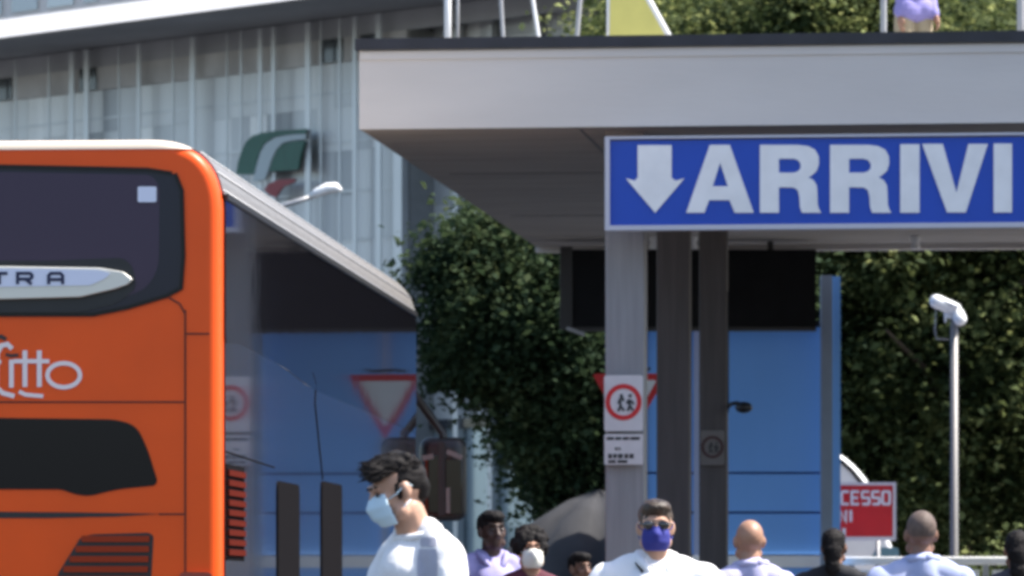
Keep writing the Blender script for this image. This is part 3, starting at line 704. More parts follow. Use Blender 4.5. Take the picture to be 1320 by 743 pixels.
# local frame: x along the facade (to the right, nearer), y = into the building, z up
RF = Matrix.Rotation(ang, 3, 'Z')
nF = NO
def fac(px, py, out=0):
    q = RF.transposed() @ (ray_plane(px, py, PF+NO*out, nF)-PF); return q.x, q.z
def panes(name, m, x0, x1, z0, z1, cw, ch, y, parent, gap=.008):
    mb = MB(); x = x0
    while x < x1-.05:
        xe = min(x+cw*random.uniform(.7, 1.3), x1); z = z0
        while z < z1-.05:
            ze = min(z+ch*(1 if random.random() < .7 else 2), z1)
            dz = random.uniform(-.004, .004)
            mb.add([(x+gap/2, y+dz, z+gap/2), (xe-gap/2, y-dz, z+gap/2), (xe-gap/2, y, ze-gap/2), (x+gap/2, y, ze-gap/2)], [(0, 1, 2, 3)])
            z = ze
        x = xe
    return mb.build(name, m, parent)
GT = 13.3
mb = MB(); mb.span((-45, .06, 0), (-.02, 14, 13.9)); mb.build('core_wall', 'stone', st)
panes('glass_panes', 'panes', -45, -.02, .3, GT, .72, 1.0, .02, st)
random.seed(11)
mb = MB(); x = -44
while x < -.5:
    wfin = random.choice((.07, .1, .22, .3)); mb.span((x, -.30, .3), (x+wfin*.6, -.27, 14.25)); x += random.uniform(.45, 1.3)
mb.build('facade_fin', 'fin', st)
for k in range(11):
    mb = MB(); mb.span((-45, -.012, 1.4+k*1.12), (-.31, .016, 1.45+k*1.12)); mb.build('transom', 'fin', st)
mb = MB(); mb.span((-.3, -.2, 0), (-.02, .0, GT)); mb.build('corner_trim', 'fin', st)
mb = MB(); mb.span((-45, -.05, GT), (-.02, .05, GT+.55)); mb.build('frieze', 'beige', st)
mb = MB(); x = -44.
while x < -1:
    if random.random() < .3:
        mb = MB(); mb.span((x, -.08, GT+.01), (x+random.uniform(.4, .9), -.052, GT+.54)); mb.build('frieze_panel', 'darkglass', st)
    x += random.uniform(1.2, 2.4)
mb = MB(); mb.span((-45, .0, GT+.551), (16, .1, 14.3)); mb.build('clerestory', 'roofdark', st)
rf = MB(); rf.span((-45, -2.7, 14.32), (16, 12, 14.72)); rf.build('roof', 'roofdark', st)
mb = MB(); mb.prism([(-45, -3.6, 14.2), (-45, -3.19, 14.2), (-45, -2.71, 14.725), (-45, -2.71, 14.79)][::-1], (61, 0, 0)); mb.build('roof_edge', 'roofwhite', st)
# recessed right wing
mb = MB(); mb.span((-.02, .8, 0), (14, 14, 14.2)); mb.build('wing_wall', 'stone', st)
panes('wing_panes', 'panes', .0, 14, 5.2, 14.1, .75, 1.2, .75, st)
panes('base_panes', 'panes_low', .0, 14, .3, 5.15, 1.5, 1.25, .75, st)
mb = MB()
for xq in (.9, 2.0, 3.4, 5.2, 7.2): mb.span((xq, .5, 0), (xq+.14, .7, 14.2))
mb.build('wing_mullion', 'fin', st)
mb = MB(); mb.span((.0, .6, 5.0), (14, .74, 5.2)); mb.build('wing_ledge', 'darkglass', st)
# emblem
E = lambda px, py: fac(px, py, .36)
Zc = lambda x, y: E(290+x/5.718, 150+y/5.718)
eb = lambda x, z, h: Vector((x, -.36-h, z))
g1 = [(92, 430), (105, 350), (130, 265), (165, 190), (215, 145), (290, 122), (400, 108), (610, 95), (606, 128), (480, 135), (370, 155), (300, 200), (262, 265), (240, 350), (222, 432)]
g2 = [(335, 408), (362, 320), (395, 250), (440, 205), (520, 185), (600, 180), (575, 260), (548, 395)]
g3 = [(298, 545), (330, 500), (400, 470), (535, 462), (515, 490), (440, 520), (410, 560), (385, 602), (340, 580)]
wh_ = [(225, 432), (245, 350), (268, 268), (306, 204), (374, 160), (480, 140), (606, 133), (600, 170), (520, 176), (436, 196), (388, 245), (352, 320), (322, 415), (300, 470), (215, 480)]
em = flat_letters('emblem', [[Zc(*p) for p in g1], [Zc(*p) for p in g2]], eb, .05, 'green', st)
flat_letters('emblem_band', [[Zc(*p) for p in g3]], eb, .05, 'emblemred', em)
flat_letters('emblem_band', [[Zc(*p) for p in wh_]], eb, .04, 'emblemwhite', em)
# taller block behind
bk = empty('office_block', PF + NO*-24 + U*-22, ang, 'pale multi storey block rising behind the station roof', 'building')
mb = MB(); mb.span((-30, 0, 0), (14, 12, 26)); mb.build('wall', 'roofwhite', bk)
panes('window', 'panes_grey', -30, 14, 14.5, 25.5, 1.6, 2.6, -.05, bk, .5)

# ================================================================== trees
def leaf_mesh(name, m, lobes, n_clumps, per, size, spread, seed, inner=.45):
    r = np.random.default_rng(seed); C = []
    vol = np.array([l[1][0]*l[1][1]*l[1][2] for l in lobes]); pr = vol**(2/3); pr /= pr.sum()
    for i in r.choice(len(lobes), n_clumps, p=pr):
        c, rad = lobes[i]; v = r.normal(size=3); v /= np.linalg.norm(v)
        k = r.uniform(inner, 1.06)**.6 if r.random() > .25 else r.uniform(.1, .8)
        C.append(np.array(c)+v*np.array(rad)*k)
    C = np.array(C); sp = spread*r.uniform(.5, 1.4, size=(len(C), 1, 1))
    P = (C[:, None, :] + r.normal(size=(len(C), per, 3))*sp*np.array([1, 1, .7])).reshape(-1, 3)
    N = len(P); sz = size*np.clip(r.lognormal(0, .4, N), .45, 1.8)
    n = r.normal(size=(N, 3)); n[:, 2] = np.abs(n[:, 2])+.6; n /= np.linalg.norm(n, axis=1)[:, None]
    t = np.cross(n, r.normal(size=(N, 3))); t /= np.linalg.norm(t, axis=1)[:, None]; b_ = np.cross(n, t)
    V = np.empty((N, 4, 3)); L_ = sz[:, None]; W_ = sz[:, None]*.33
    bend = n*sz[:, None]*.15
    V[:, 0] = P - t*L_*.5; V[:, 1] = P - b_*W_ + bend; V[:, 2] = P + t*L_*.5; V[:, 3] = P + b_*W_ + bend
    me = bpy.data.meshes.new(name); me.vertices.add(N*4); me.vertices.foreach_set('co', V.reshape(-1).astype(np.float32))
    me.loops.add(N*4); me.loops.foreach_set('vertex_index', np.arange(N*4, dtype=np.int32))
    me.polygons.add(N); me.polygons.foreach_set('loop_start', np.arange(0, N*4, 4, dtype=np.int32)); me.polygons.foreach_set('loop_total', np.full(N, 4, dtype=np.int32))
    me.update(); me.validate(); me.materials.append(M[m])
    return me
def lobes_for(h0, h1, r, n, seed):
    q = np.random.default_rng(seed); out = [((0, 0, (h0+h1)/2), (r*.8, r*.8, (h1-h0)*.46))]
    for i in range(n):
        a = q.uniform(0, 2*PI); k = q.uniform(.35, .95)*r; z = q.uniform(h0+.15*(h1-h0), h1-.1*(h1-h0)); s = q.uniform(.3, .5)*r
        k *= 1-.5*max(0, (z-(h0+h1)/2)/(h1-h0)*2)**2
        out.append(((k*math.cos(a), k*math.sin(a), z), (s, s, s*q.uniform(.6, .9))))
    return out
def trunk_mesh(h0, h1, r, seed, reach=.33):
    q = random.Random(seed); mb = MB()
    mb.tube([(0, 0, 0), (.06, .02, h0*.5), (.02, -.05, h0), (0, 0, (h0+h1)/2), (.1, .05, h1*.9)], [r*1.4, r, r*.85, r*.5, r*.12], 12)
    for i in range(9):
        z = h0*.8+(h1-h0)*.6*i/9; a = q.uniform(0, 6.28); L_ = (h1-h0)*reach*q.uniform(.7, 1.2)
        mb.tube([(0, 0, z), (L_*.5*math.cos(a), L_*.5*math.sin(a), z+L_*.35), (L_*math.cos(a), L_*math.sin(a), z+L_*.5)], [r*.45, r*.3, r*.08], 7)
    return mb
def make_tree(name, m, h0, h1, r, seed, nc, per, size, spread, lobes=None, reach=.33):
    root = empty(name)
    tr = trunk_mesh(h0, h1, .17, seed, reach).build('trunk', 'bark', root)
    cr = link('crown', leaf_mesh(name+'_crown', m, lobes or lobes_for(h0, h1, r, 14, seed), nc, per, size, spread, seed), None, root)
    return root
TG = 'trees behind the bus station'
def place(o, px, d, rz, label, sc=1):
    o.location = (at(px, 0, d).x, d, 0); o.rotation_euler = (0, 0, rz); o.scale = (sc, sc, sc); tag(o, label, 'tree', TG)
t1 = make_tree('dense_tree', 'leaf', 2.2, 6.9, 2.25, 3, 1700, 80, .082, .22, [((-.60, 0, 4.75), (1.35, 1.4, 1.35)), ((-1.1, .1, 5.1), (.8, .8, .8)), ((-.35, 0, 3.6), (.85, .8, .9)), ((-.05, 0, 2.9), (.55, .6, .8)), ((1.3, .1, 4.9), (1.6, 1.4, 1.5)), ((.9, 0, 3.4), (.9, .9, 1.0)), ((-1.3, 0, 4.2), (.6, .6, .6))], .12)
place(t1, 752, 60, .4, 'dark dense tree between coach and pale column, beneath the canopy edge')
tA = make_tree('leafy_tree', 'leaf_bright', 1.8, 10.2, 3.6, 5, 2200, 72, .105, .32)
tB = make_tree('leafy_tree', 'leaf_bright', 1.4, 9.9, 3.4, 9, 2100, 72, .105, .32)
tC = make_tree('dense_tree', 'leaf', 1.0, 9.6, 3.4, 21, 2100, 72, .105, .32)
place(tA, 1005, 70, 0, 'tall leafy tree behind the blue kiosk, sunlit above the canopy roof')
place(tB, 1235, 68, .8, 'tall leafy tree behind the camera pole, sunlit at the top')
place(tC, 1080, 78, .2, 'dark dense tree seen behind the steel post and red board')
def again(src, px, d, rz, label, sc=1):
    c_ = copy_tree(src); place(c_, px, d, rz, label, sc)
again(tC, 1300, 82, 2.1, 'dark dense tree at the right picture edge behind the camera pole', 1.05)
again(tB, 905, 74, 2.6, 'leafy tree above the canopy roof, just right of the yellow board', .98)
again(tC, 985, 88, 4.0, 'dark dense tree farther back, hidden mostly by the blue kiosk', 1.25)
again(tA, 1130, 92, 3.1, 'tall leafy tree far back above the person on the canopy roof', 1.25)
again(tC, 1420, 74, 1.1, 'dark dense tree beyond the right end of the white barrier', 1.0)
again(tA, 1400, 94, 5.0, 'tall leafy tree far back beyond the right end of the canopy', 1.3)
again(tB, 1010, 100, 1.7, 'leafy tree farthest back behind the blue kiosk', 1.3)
again(tC, 1760, 73, 2.2, 'dark dense tree added for shade outside the right picture edge nearest to the canopy', 1.25)  # three trees added beyond the frame to shade the visible ones
again(tA, 1760, 78, 4.2, 'tall leafy tree added for shade outside the right picture edge behind a dark one', 1.3)
again(tC, 1560, 86, .6, 'dark dense tree added for shade outside the right picture edge in the back row', 1.3)
# shrub at right
sh = empty('green_shrub', (at(1305, 0, 58).x, 58, .0), 0, 'mid green shrub behind the white barrier near the camera pole', 'shrub')
link('foliage', leaf_mesh('shrub_foliage', 'leaf_bright', [((0, 0, 1.0), (.7, .6, 1.0)), ((.5, .1, 1.2), (.6, .6, .8)), ((-.4, 0, .8), (.5, .5, .7))], 260, 60, .08, .16, 31), None, sh)
mb = MB()
for i in range(7):
    a = i*.9; mb.tube([(.05*math.cos(a), .05*math.sin(a), 0), (.3*math.cos(a), .3*math.sin(a), .8), (.45*math.cos(a), .45*math.sin(a), 1.3)], [.025, .018, .006], 6)
mb.build('stem', 'bark', sh)

# ================================================================== people
def skinmat(name, c): 
    m = mat(name, c, .5, var=.09, vscale=14, bump=.05, bscale=60); p = m.node_tree.nodes['Principled BSDF']
    p.inputs['Subsurface Weight'].default_value = .06; p.inputs['Subsurface Radius'].default_value = (.012, .005, .003); return m
SK = dict(light=skinmat('skin_light', (.50, .29, .20)), tan=skinmat('skin_tan', (.36, .19, .12)), brown=skinmat('skin_brown', (.20, .10, .065)), dark=skinmat('skin_dark', (.06, .03, .022)), olive=skinmat('skin_olive', (.34, .19, .125)))
CL = dict(tshirt=mat('white_cotton', (.80, .79, .80), .85, var=.02, bump=.3, bscale=9, bdist=.03), polo=mat('white_pique', (.78, .77, .79), .85, var=.03, bump=.3, bscale=11, bdist=.03),
          lavender=mat('lavender_cotton', (.33, .30, .54), .85, var=.05, bump=.1, bscale=9), paleblue=mat('pale_blue_cotton', (.36, .40, .60), .85, var=.04, bump=.15, bscale=8),
          palelilac=mat('pale_lilac_cotton', (.40, .385, .57), .85, var=.05, bump=.15, bscale=8), violet=mat('violet_cotton', (.27, .24, .52), .85, var=.05, bump=.1, bscale=9),
          maroon=mat('maroon_cotton', (.09, .015, .03), .85, var=.1), black=mat('black_cotton', (.014, .014, .018), .85, var=.2), darkgrey=mat('dark_grey_cotton', (.055, .05, .062), .85, var=.35, vscale=30),
          jeans=mat('denim', (.04, .06, .13), .85, var=.15), beige=mat('beige_cotton', (.38, .31, .2), .85, var=.06), shoe=mat('shoe', (.05, .045, .04), .6),
          maskblue=mat('mask_pale_blue', (.56, .72, .82), .8, var=.05), maskroyal=mat('mask_royal_blue', (.028, .032, .23), .8, var=.08), maskwhite=mat('mask_white', (.68, .66, .60), .85, var=.04),
          hairblack=mat('hair_black', (.012, .010, .010), .7, var=.4, vscale=20, bump=.5, bscale=70, stretch=(1, .25, 1), bdist=.01, spec=.15), hairbrown=mat('hair_brown', (.05, .03, .018), .45, var=.4, vscale=20, bump=.8, bscale=70, stretch=(1, .25, 1), bdist=.01),
          hairgrey=mat('hair_stubble', (.10, .068, .055), .7, var=.3, vscale=30), lens=mat('dark_lens', (.012, .01, .012), .1, coat=1), eye=mat('eye_dark', (.03, .02, .018), .25), strap=mat('black_strap', (.012, .012, .012), .6))
def person(px, d, height, facing, label, skin, top, hair=None, mask=None, yaw=0, pitch=0, ground=0, sleeve='short', neck='crew', trousers='jeans', glasses=False, voxel=.011, lean=0, strap=False, arms=((.0, .0), (.0, .0)), group='people waiting at the bus station', wide=1.0, eyes=True, curly=False, logo=False, hs=.96, folds=.015, depth=1.0, slim=1.0):
    s = height/1.75
    root = empty('person', (at(px, 0, d).x, d, ground), math.radians(facing), label, 'person', group)
    root.scale = (s, s, s)
    HM = Matrix.Translation((0, -lean, 1.50)) @ Matrix.Rotation(math.radians(yaw), 4, 'Z') @ Matrix.Rotation(math.radians(pitch), 4, 'X') @ Matrix.Scale(hs, 4) @ Matrix.Translation((0, 0, -1.50))
    h = lambda p: (HM @ Vector(p))
    HR = HM.to_3x3()
    hv = {k: 0 for k in ()}
    def torso(mb, e=0, legs=True):
        w_ = wide; k0 = len(mb.v)
        mb.ell((0, .0, 1.27), ((.163+e)*w_, .112+e, .20+e)); mb.ell((0, -.02, 1.33), ((.135+e)*w_, .105+e, .12+e))
        mb.ell((0, .005, 1.08), ((.148+e)*w_, .108+e, .19+e)); mb.ell((0, .01, .95), ((.160+e)*w_, .118+e, .13+e))
        mb.cap((-.155*w_, .01, 1.395), (.155*w_, .01, 1.395), .058+e, .058+e)
        for sx in (-1, 1): mb.cap((sx*.04, .02-lean*.4, 1.465), (sx*.15*w_, .012, 1.405), .05+e*.6, .055+e*.8)
        if depth != 1: mb.v[k0:] = [(x, y*depth, z) for x, y, z in mb.v[k0:]]
    J = {}
    for sx, (fwd, out) in zip((-1, 1), arms):
        sh_ = Vector((sx*.19*wide, .01, 1.395)); 
        up = Vector((sx*(.05+.3*out), -.28*fwd+.01, -.285)).normalized()*.29; el = sh_+up
        fo = Vector((sx*.02, -.06-.25*fwd*1.4, -.24+.10*fwd)).normalized()*.25; wr = el+fo
        J[sx] = (sh_, el, wr, fo.normalized())
    mb = MB(); torso(mb)
    mb.cap((0, .022-lean*.3, 1.42), h((0, .008, 1.545)), .060, .055)
    mb.ell(h((0, .018, 1.655)), (.075, .096, .088), HR); mb.ell(h((0, -.022, 1.605)), (.061, .073, .088), HR)
    mb.ell(h((0, -.072, 1.545)), (.027, .026, .024), HR); mb.cap(h((-.045, -.03, 1.56)), h((.045, -.03, 1.56)), .03, .03)
    mb.cap(h((0, -.094, 1.642)), h((0, -.114, 1.603)), .0095, .014); mb.cap(h((-.013, -.102, 1.600)), h((.013, -.102, 1.600)), .011, .011)
    mb.cap(h((-.034, -.086, 1.664)), h((.034, -.086, 1.664)), .011, .011)
    mb.cap(h((-.018, -.092, 1.572)), h((.018, -.092, 1.572)), .008, .008); mb.cap(h((-.016, -.090, 1.561)), h((.016, -.090, 1.561)), .009, .009)
    for sx in (-1, 1):
        mb.ell(h((sx*.038, -.064, 1.612)), (.021, .020, .024), HR)
        mb.ell(h((sx*.080, .006, 1.625)), (.012, .018, .029), HR @ Matrix.Rotation(sx*.1, 3, 'Z')); mb.ell(h((sx*.076, -.002, 1.600)), (.010, .012, .014), HR)
        sh_, el, wr, fd = J[sx]
        mb.cap(sh_, el, .052, .040); mb.cap(el, el+(wr-el)*.3, .040, .041); mb.cap(el+(wr-el)*.3, wr, .041, .027)
        sd = Vector((0, -1, 0)); sd = (sd - fd*sd.dot(fd)).normalized()
        mb.cap(wr, wr+fd*.05, .026, .030); mb.cap(wr+fd*.03+sd*.02, wr+fd*.085+sd*.024, .017, .014); mb.cap(wr+fd*.03-sd*.02, wr+fd*.08-sd*.022, .017, .013)
        ins = Vector((-sx, 0, 0))
        for k, (o_, ln) in enumerate(((.030, .068), (.010, .078), (-.011, .072), (-.030, .055))):
            a_ = wr+fd*.085+sd*o_; m1 = a_+fd*ln*.5+ins*.006; m2 = a_+fd*ln*.9+ins*.028
            mb.cap(a_, m1, .0095, .0088, 8); mb.cap(m1, m2, .0088, .0075, 8)
        mb.cap(wr+fd*.02+sd*.022, wr+fd*.055+sd*.05+ins*.01, .013, .011, 8); mb.cap(wr+fd*.055+sd*.05+ins*.01, wr+fd*.085+sd*.052+ins*.02, .011, .009, 8)
        hp = Vector((sx*.088, .01, .90)); kn = Vector((sx*.098, -.005, .50)); an = Vector((sx*.102, .03, .09))
        mb.cap(hp, kn, .082, .056); mb.cap(kn, kn+(an-kn)*.3, .055, .056); mb.cap(kn+(an-kn)*.3, an, .056, .037)
        mb.cap((sx*.103, .05, .04), (sx*.112, -.13, .032), .036, .028)
    remesh(mb, 'body', SK[skin], root, voxel*.8, 3)
    # clothes
    mb = MB(); torso(mb, .013)
    L_ = .62 if sleeve == 'short' else 1.0
    for sx in (-1, 1):
        sh_, el, wr, fd = J[sx]
        mb.cap(sh_, sh_+(el-sh_)*L_, .070*slim, .064*slim)
        if sleeve == 'long': mb.cap(el, el+(wr-el)*.92, .054, .040)
    mb.cap((-.1*wide, .0, .93), (.1*wide, 0, .93), .125, .125)
    if neck == 'polo': mb.cap((0, .034-lean*.3, 1.42), (0, .034-lean*.4, 1.478), .074, .066)
    shirt = remesh(mb, 'shirt', CL[top], root, voxel, 4, folds, 8, (1, 1, .6))
    if folds > .016:
        me_ = shirt.data; ns = [v.normal.copy() for v in me_.vertices]
        for v, n_ in zip(me_.vertices, ns):
            c = v.co; q = Vector((c.x*5+c.z*4, c.y*5-c.z*3, c.z*4)); f_ = 1-abs(mnoise.noise(q))*2.6; v.co = c + n_*.008*max(f_, 0)*max(0, min(1, (1.44-c.z)/.08))
    # neckline / collar
    mb = MB(); n = 28
    if neck == 'crew':
        mb.tube([(.078*math.cos(t), .010-lean*.35+.064*math.sin(t), 1.474+.020*math.sin(t)) for t in np.linspace(0, 2*PI, n)], .012, 8)
    else:
        for sx in (-1, 1):
            pts = [(sx*.012, -.093, 1.395), (sx*.045, -.088, 1.435), (sx*.070, -.05, 1.472), (sx*.082, .0, 1.495), (sx*.07, .055, 1.505), (0, .088, 1.508)]
            rs = [.008, .018, .021, .021, .020, .020]
            mb.tube(pts, rs, 10)
    mb.build('collar', CL[top], shirt)
    if neck == 'polo' and logo is not None:
        mb = MB(); mb.span((-.012, -.140, 1.20), (.012, -.128, 1.37)); mb.build('placket', CL[top], shirt)
    if logo:
        mb = MB(); mb.ell((.085, -.128, 1.375), (.022, .008, .010)); mb.ell((.115, -.122, 1.372), (.010, .008, .012)); mb.build('chest_mark', CL['eye'], shirt)
    mb = MB()
    mb.ell((0, .01, .93), (.170*wide, .120, .10))
    for sx in (-1, 1): mb.cap((sx*.088, .01, .88), (sx*.1, .0, .5), .098, .078); mb.cap((sx*.1, 0, .5), (sx*.104, .03, .09), .078, .068)
    remesh(mb, 'trousers', CL[trousers], root, voxel*1.3, 4, .006, 9)
    for sx in (-1, 1):
        mb = MB(); mb.cap((sx*.103, .055, .045), (sx*.113, -.14, .040), .045, .038); mb.span((sx*.107-.045, -.175, .0), (sx*.107+.045, .1, .022)); mb.build('shoe', CL['shoe'], root)
    # face
    if eyes:
        for sx in (-1, 1):
            mb = MB(); mb.ell(h((sx*.031, -.0865, 1.640)), (.015, .008, .0075), HR); mb.build('eye', CL['eye'], root)
            mb = MB(); mb.cap(h((sx*.014, -.097, 1.666)), h((sx*.046, -.086, 1.668)), .0055, .004, 8); mb.build('eyebrow', CL['hairblack'], root)
    if hair:
        kind, hm = hair; mb = MB()
        if kind == 'quiff':
            mb.ell(h((0, .028, 1.664)), (.0775, .091, .086), HR); mb.ell(h((0, -.002, 1.714)), (.069, .090, .046), HR); mb.ell(h((.012, -.060, 1.717)), (.054, .042, .032), HR)
            mb.ell(h((.02, -.078, 1.703)), (.034, .018, .018), HR); mb.ell(h((0, .075, 1.625)), (.055, .04, .065), HR)
            for k in range(16):
                a = random.uniform(-1, 1); p = (a*.055, random.uniform(-.06, .06), 1.736+random.uniform(-.012, .006)); mb.cap(h(p), h((p[0]+random.uniform(-.02, .03), p[1]-.035, p[2]+random.uniform(-.004, .018))), .016, .006, 8)
            for sx in (-1, 1): mb.ell(h((sx*.068, -.022, 1.625)), (.008, .010, .026), HR)
            ho = remesh(mb, 'hair', CL[hm], root, .006, 2, .006, 30, (1, .4, 1))
            mb = MB(); q = random.Random(4)
            for k in range(420):
                a = q.uniform(-1.25, 1.25); y_ = q.uniform(-.07, .10); rr = .078
                p = Vector((rr*math.sin(a)*.95, y_, 1.672+ (.086 if y_ > -.06 else .07)*math.cos(a)*math.sqrt(max(.15, 1-(y_/.125)**2))))
                o_ = Vector((math.sin(a), 0, math.cos(a))); fw = Vector((q.uniform(-.35, .35), -1, q.uniform(-.2, .35))).normalized(); L0 = q.uniform(.025, .055)
                p = p-o_*.006; pts_ = [p, p+o_*.007+fw*L0*.5, p+o_*q.uniform(.0, .013)+fw*L0]
                mb.tube([h(x) for x in pts_], [.0035, .0028, .0008], 5)
            bm = bmesh.new(); bm.from_mesh(ho.data)
            tmp = bpy.data.meshes.new('tmp'); tmp.from_pydata(mb.v, [], mb.f); bm.from_mesh(tmp); bm.to_mesh(ho.data); bm.free(); bpy.data.meshes.remove(tmp)
        elif kind == 'short':
            mb.ell(h((0, .026, 1.672)), (.079, .096, .086), HR); mb.ell(h((0, -.01, 1.715)), (.070, .086, .042), HR)
            if not curly: mb.ell(h((0, -.055, 1.722)), (.058, .04, .028), HR)
            remesh(mb, 'hair', CL[hm], root, .008, 2, .005, 40)
        elif kind == 'curly':
            mb.ell(h((0, .03, 1.67)), (.10, .105, .10), HR)
            for k in range(60):
                a = random.uniform(0, 2*PI); e = random.uniform(-.5, 1.4); p = Vector((.096*math.cos(a)*math.cos(e), .035+.10*math.sin(a)*math.cos(e), 1.67+.098*math.sin(e)))
                if p.y < -.045 and p.z < 1.70: continue
                mb.ell(h(p), (.026, .026, .026), None, 10, 6)
            remesh(mb, 'hair', CL[hm], root, .009, 1, .008, 45)
        elif kind == 'stubble':
            mb.ell(h((0, .026, 1.648)), (.0765, .090, .070), HR); remesh(mb, 'hair', CL[hm], root, .009, 2)
        elif kind == 'buzz':
            mb.ell(h((0, .026, 1.666)), (.0778, .094, .089), HR); remesh(mb, 'hair', CL[hm], root, .009, 2)
        elif kind == 'bun':
            mb.ell(h((0, .028, 1.668)), (.080, .096, .090), HR); mb.ell(h((0, .09, 1.60)), (.06, .05, .09), HR); mb.ell(h((0, .10, 1.51)), (.05, .035, .07), HR)
            remesh(mb, 'hair', CL[hm], root, .009, 2, .006, 40)
    if mask:
        kind, mm = mask; mb = MB(); nu, nv = 22, 16
        for j in range(nv+1):
            la = math.radians(-58+118*j/nv)
            for i in range(nu+1):
                lo = math.radians(-66+132*i/nu)*(1-.12*(j/nv-.4)); u_, v_ = i/nu*2-1, j/nv
                r_ = 1+.0*u_; bump_ = math.exp(-(u_/.28)**2)*math.exp(-((v_-.66)/.34)**2)
                ry = .079 + (.032 if kind == 'ffp' else .020)*bump_ + (.012*math.exp(-(u_/.5)**2) if kind == 'ffp' else 0)
                pl_z = .0022*math.sin(v_*PI*7) if kind == 'surgical' else 0
                mb.v.append(h((.070*math.sin(lo)*math.cos(la)**.6, -.034-(ry+pl_z)*math.cos(lo)*math.cos(la)**.5, 1.580+.066*math.sin(la))))
        for j in range(nv):
            for i in range(nu): mb.f.append((j*(nu+1)+i, j*(nu+1)+i+1, (j+1)*(nu+1)+i+1, (j+1)*(nu+1)+i)); mb.sm.append(True)
        mk = mb.build('face_mask', CL[mm], root); sm = mk.modifiers.new('thick', 'SOLIDIFY'); sm.thickness = .003; sm.offset = 1
        mb = MB()
        for sx in (-1, 1):
            mb.tube([h((sx*.058, -.062, 1.615)), h((sx*.074, -.03, 1.625)), h((sx*.084, .012, 1.648)), h((sx*.082, .030, 1.63))], .0024, 6)
            mb.tube([h((sx*.055, -.06, 1.555)), h((sx*.070, -.03, 1.568)), h((sx*.078, .01, 1.588))], .0024, 6)
        mb.build('ear_loop', CL[mm], mk)
    if glasses:
        mb = MB()
        for sx in (-1, 1):
            mb.ell(h((sx*.034, -.102, 1.640)), (.027, .007, .021), HR @ Matrix.Rotation(sx*-.2, 3, 'Z')); mb.tube([h((sx*.058, -.094, 1.646)), h((sx*.076, -.05, 1.645)), h((sx*.081, .01, 1.64))], .0035, 6)
        mb.tube([h((-.012, -.108, 1.645)), h((.012, -.108, 1.645))], .004, 6); mb.build('sunglasses', CL['lens'], root)
    if strap:
        mb = MB(); pts = [(-.10, .06, 1.475), (-.085, -.015, 1.478), (-.06, -.085, 1.43), (-.02, -.142, 1.35), (.04, -.152, 1.25), (.11, -.135, 1.12), (.165, -.08, 1.0), (.18, .0, .95)]
        P = [Vector(p) for p in pts]
        for i in range(len(P)-1):
            a, c = P[i], P[i+1]; d_ = (c-a).normalized(); nrm = Vector((0, -1, .2)).normalized() if i > 1 else Vector((0, -.3, 1)).normalized(); sd = d_.cross(nrm).normalized()
            mb.box((a+c)/2, ((c-a).length*1.06, .034, .006), None, (d_, sd, d_.cross(sd)))
        mb.build('bag_strap', CL['strap'], root)
    return root
near_man = person(538, 16.1, 1.785, -52, 'man in white T-shirt and pale surgical mask looking down, dark quiff', 'light', 'tshirt', ('quiff', 'hairblack'), ('surgical', 'maskblue'), yaw=-18, pitch=21, lean=.03, voxel=.008, wide=.70, hs=.90, folds=.0175, depth=.84, slim=.86, group=None, arms=((.25, .1), (.15, .2)))
person(845, 21.3, 1.715, 6, 'man in white polo shirt with sunglasses, royal blue mask and black strap', 'light', 'polo', ('short', 'hairbrown'), ('surgical', 'maskroyal'), yaw=-6, pitch=2, neck='polo', glasses=True, eyes=False, strap=True, wide=1.14, arms=((.1, .3), (.1, .3)))
person(634, 29.0, 1.80, 14, 'man without a mask in lavender shirt, between white T-shirt man and curly woman', 'dark', 'lavender', ('short', 'hairblack'), None, yaw=8, curly=True, neck='polo', logo=True)
person(684, 27.0, 1.66, 10, 'woman with short curly dark hair and white cup mask in maroon top', 'tan', 'maroon', ('curly', 'hairblack'), ('ffp', 'maskwhite'), yaw=0, wide=.9)
person(748, 32.0, 1.58, 30, 'short dark haired person low in the crowd before the grey tent', 'brown', 'black', ('short', 'hairblack'), None, wide=.9)
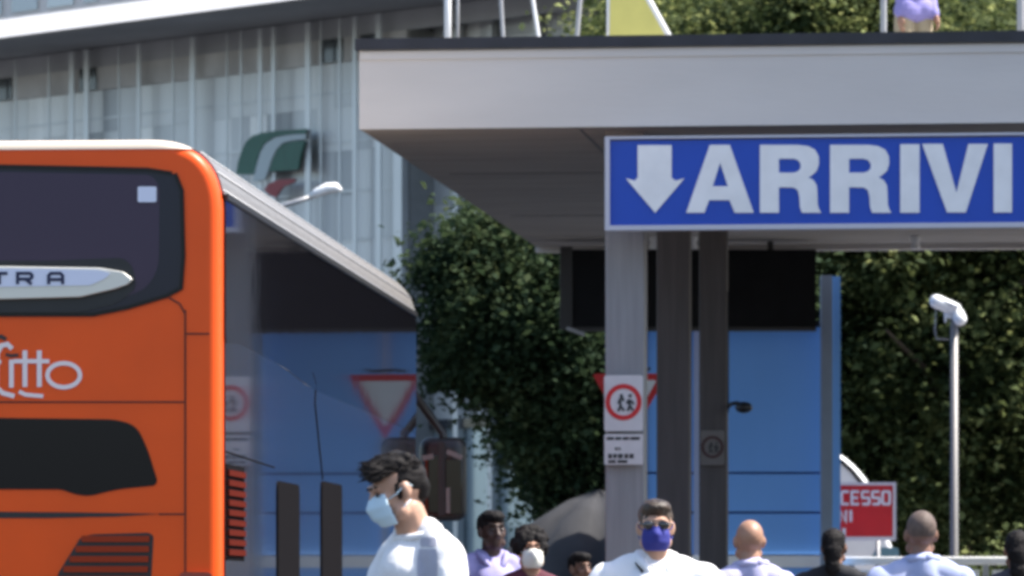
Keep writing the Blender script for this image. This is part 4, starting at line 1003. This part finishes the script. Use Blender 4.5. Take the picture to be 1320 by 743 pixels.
person(966, 25.0, 1.695, 205, 'balding man from behind in pale lilac shirt before the blue kiosk', 'tan', 'palelilac', None, None, yaw=-20, neck='polo', logo=None, eyes=False)
person(1075, 31.0, 1.72, 170, 'person from behind all in black with dark hair under red board', 'brown', 'black', ('bun', 'hairblack'), None, eyes=False)
person(1187, 24.0, 1.715, 192, 'broad man from behind with shaved head in pale blue shirt by pole', 'brown', 'paleblue', ('buzz', 'hairgrey'), None, yaw=-8, neck='polo', logo=None, eyes=False, wide=1.08)
person(1312, 28.0, 1.67, 175, 'dark haired person in dark patterned top at the right edge', 'brown', 'darkgrey', ('bun', 'hairblack'), None, eyes=False, wide=.95)
person(1178, 44.0, 1.70, 20, 'person in violet shirt and beige trousers standing up on the canopy roof', 'tan', 'violet', ('short', 'hairbrown'), None, ground=DZ, trousers='beige', group=None, sleeve='long', wide=.68, arms=((.0, -.15), (.10, -.1)), slim=.8)
# grey patch on the near man's T-shirt, laid on the cloth
from mathutils.bvhtree import BVHTree
bpy.context.view_layer.update()
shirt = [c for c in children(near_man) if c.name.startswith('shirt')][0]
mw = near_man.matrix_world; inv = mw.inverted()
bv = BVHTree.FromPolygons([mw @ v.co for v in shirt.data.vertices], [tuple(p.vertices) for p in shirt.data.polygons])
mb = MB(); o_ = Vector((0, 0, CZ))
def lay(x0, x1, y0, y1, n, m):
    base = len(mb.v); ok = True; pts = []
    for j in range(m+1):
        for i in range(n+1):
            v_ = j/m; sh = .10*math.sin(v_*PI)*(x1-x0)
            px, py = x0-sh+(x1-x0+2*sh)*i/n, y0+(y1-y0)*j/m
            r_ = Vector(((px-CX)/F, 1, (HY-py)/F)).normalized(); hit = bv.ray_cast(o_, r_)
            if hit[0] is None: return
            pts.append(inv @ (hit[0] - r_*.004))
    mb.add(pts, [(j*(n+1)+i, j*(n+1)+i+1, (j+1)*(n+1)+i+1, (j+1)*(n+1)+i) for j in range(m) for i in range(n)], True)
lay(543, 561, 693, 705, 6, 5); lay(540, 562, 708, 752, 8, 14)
if mb.v: mb.build('shirt_patch', mat('grey_patch', (.40, .40, .47), .85), shirt)
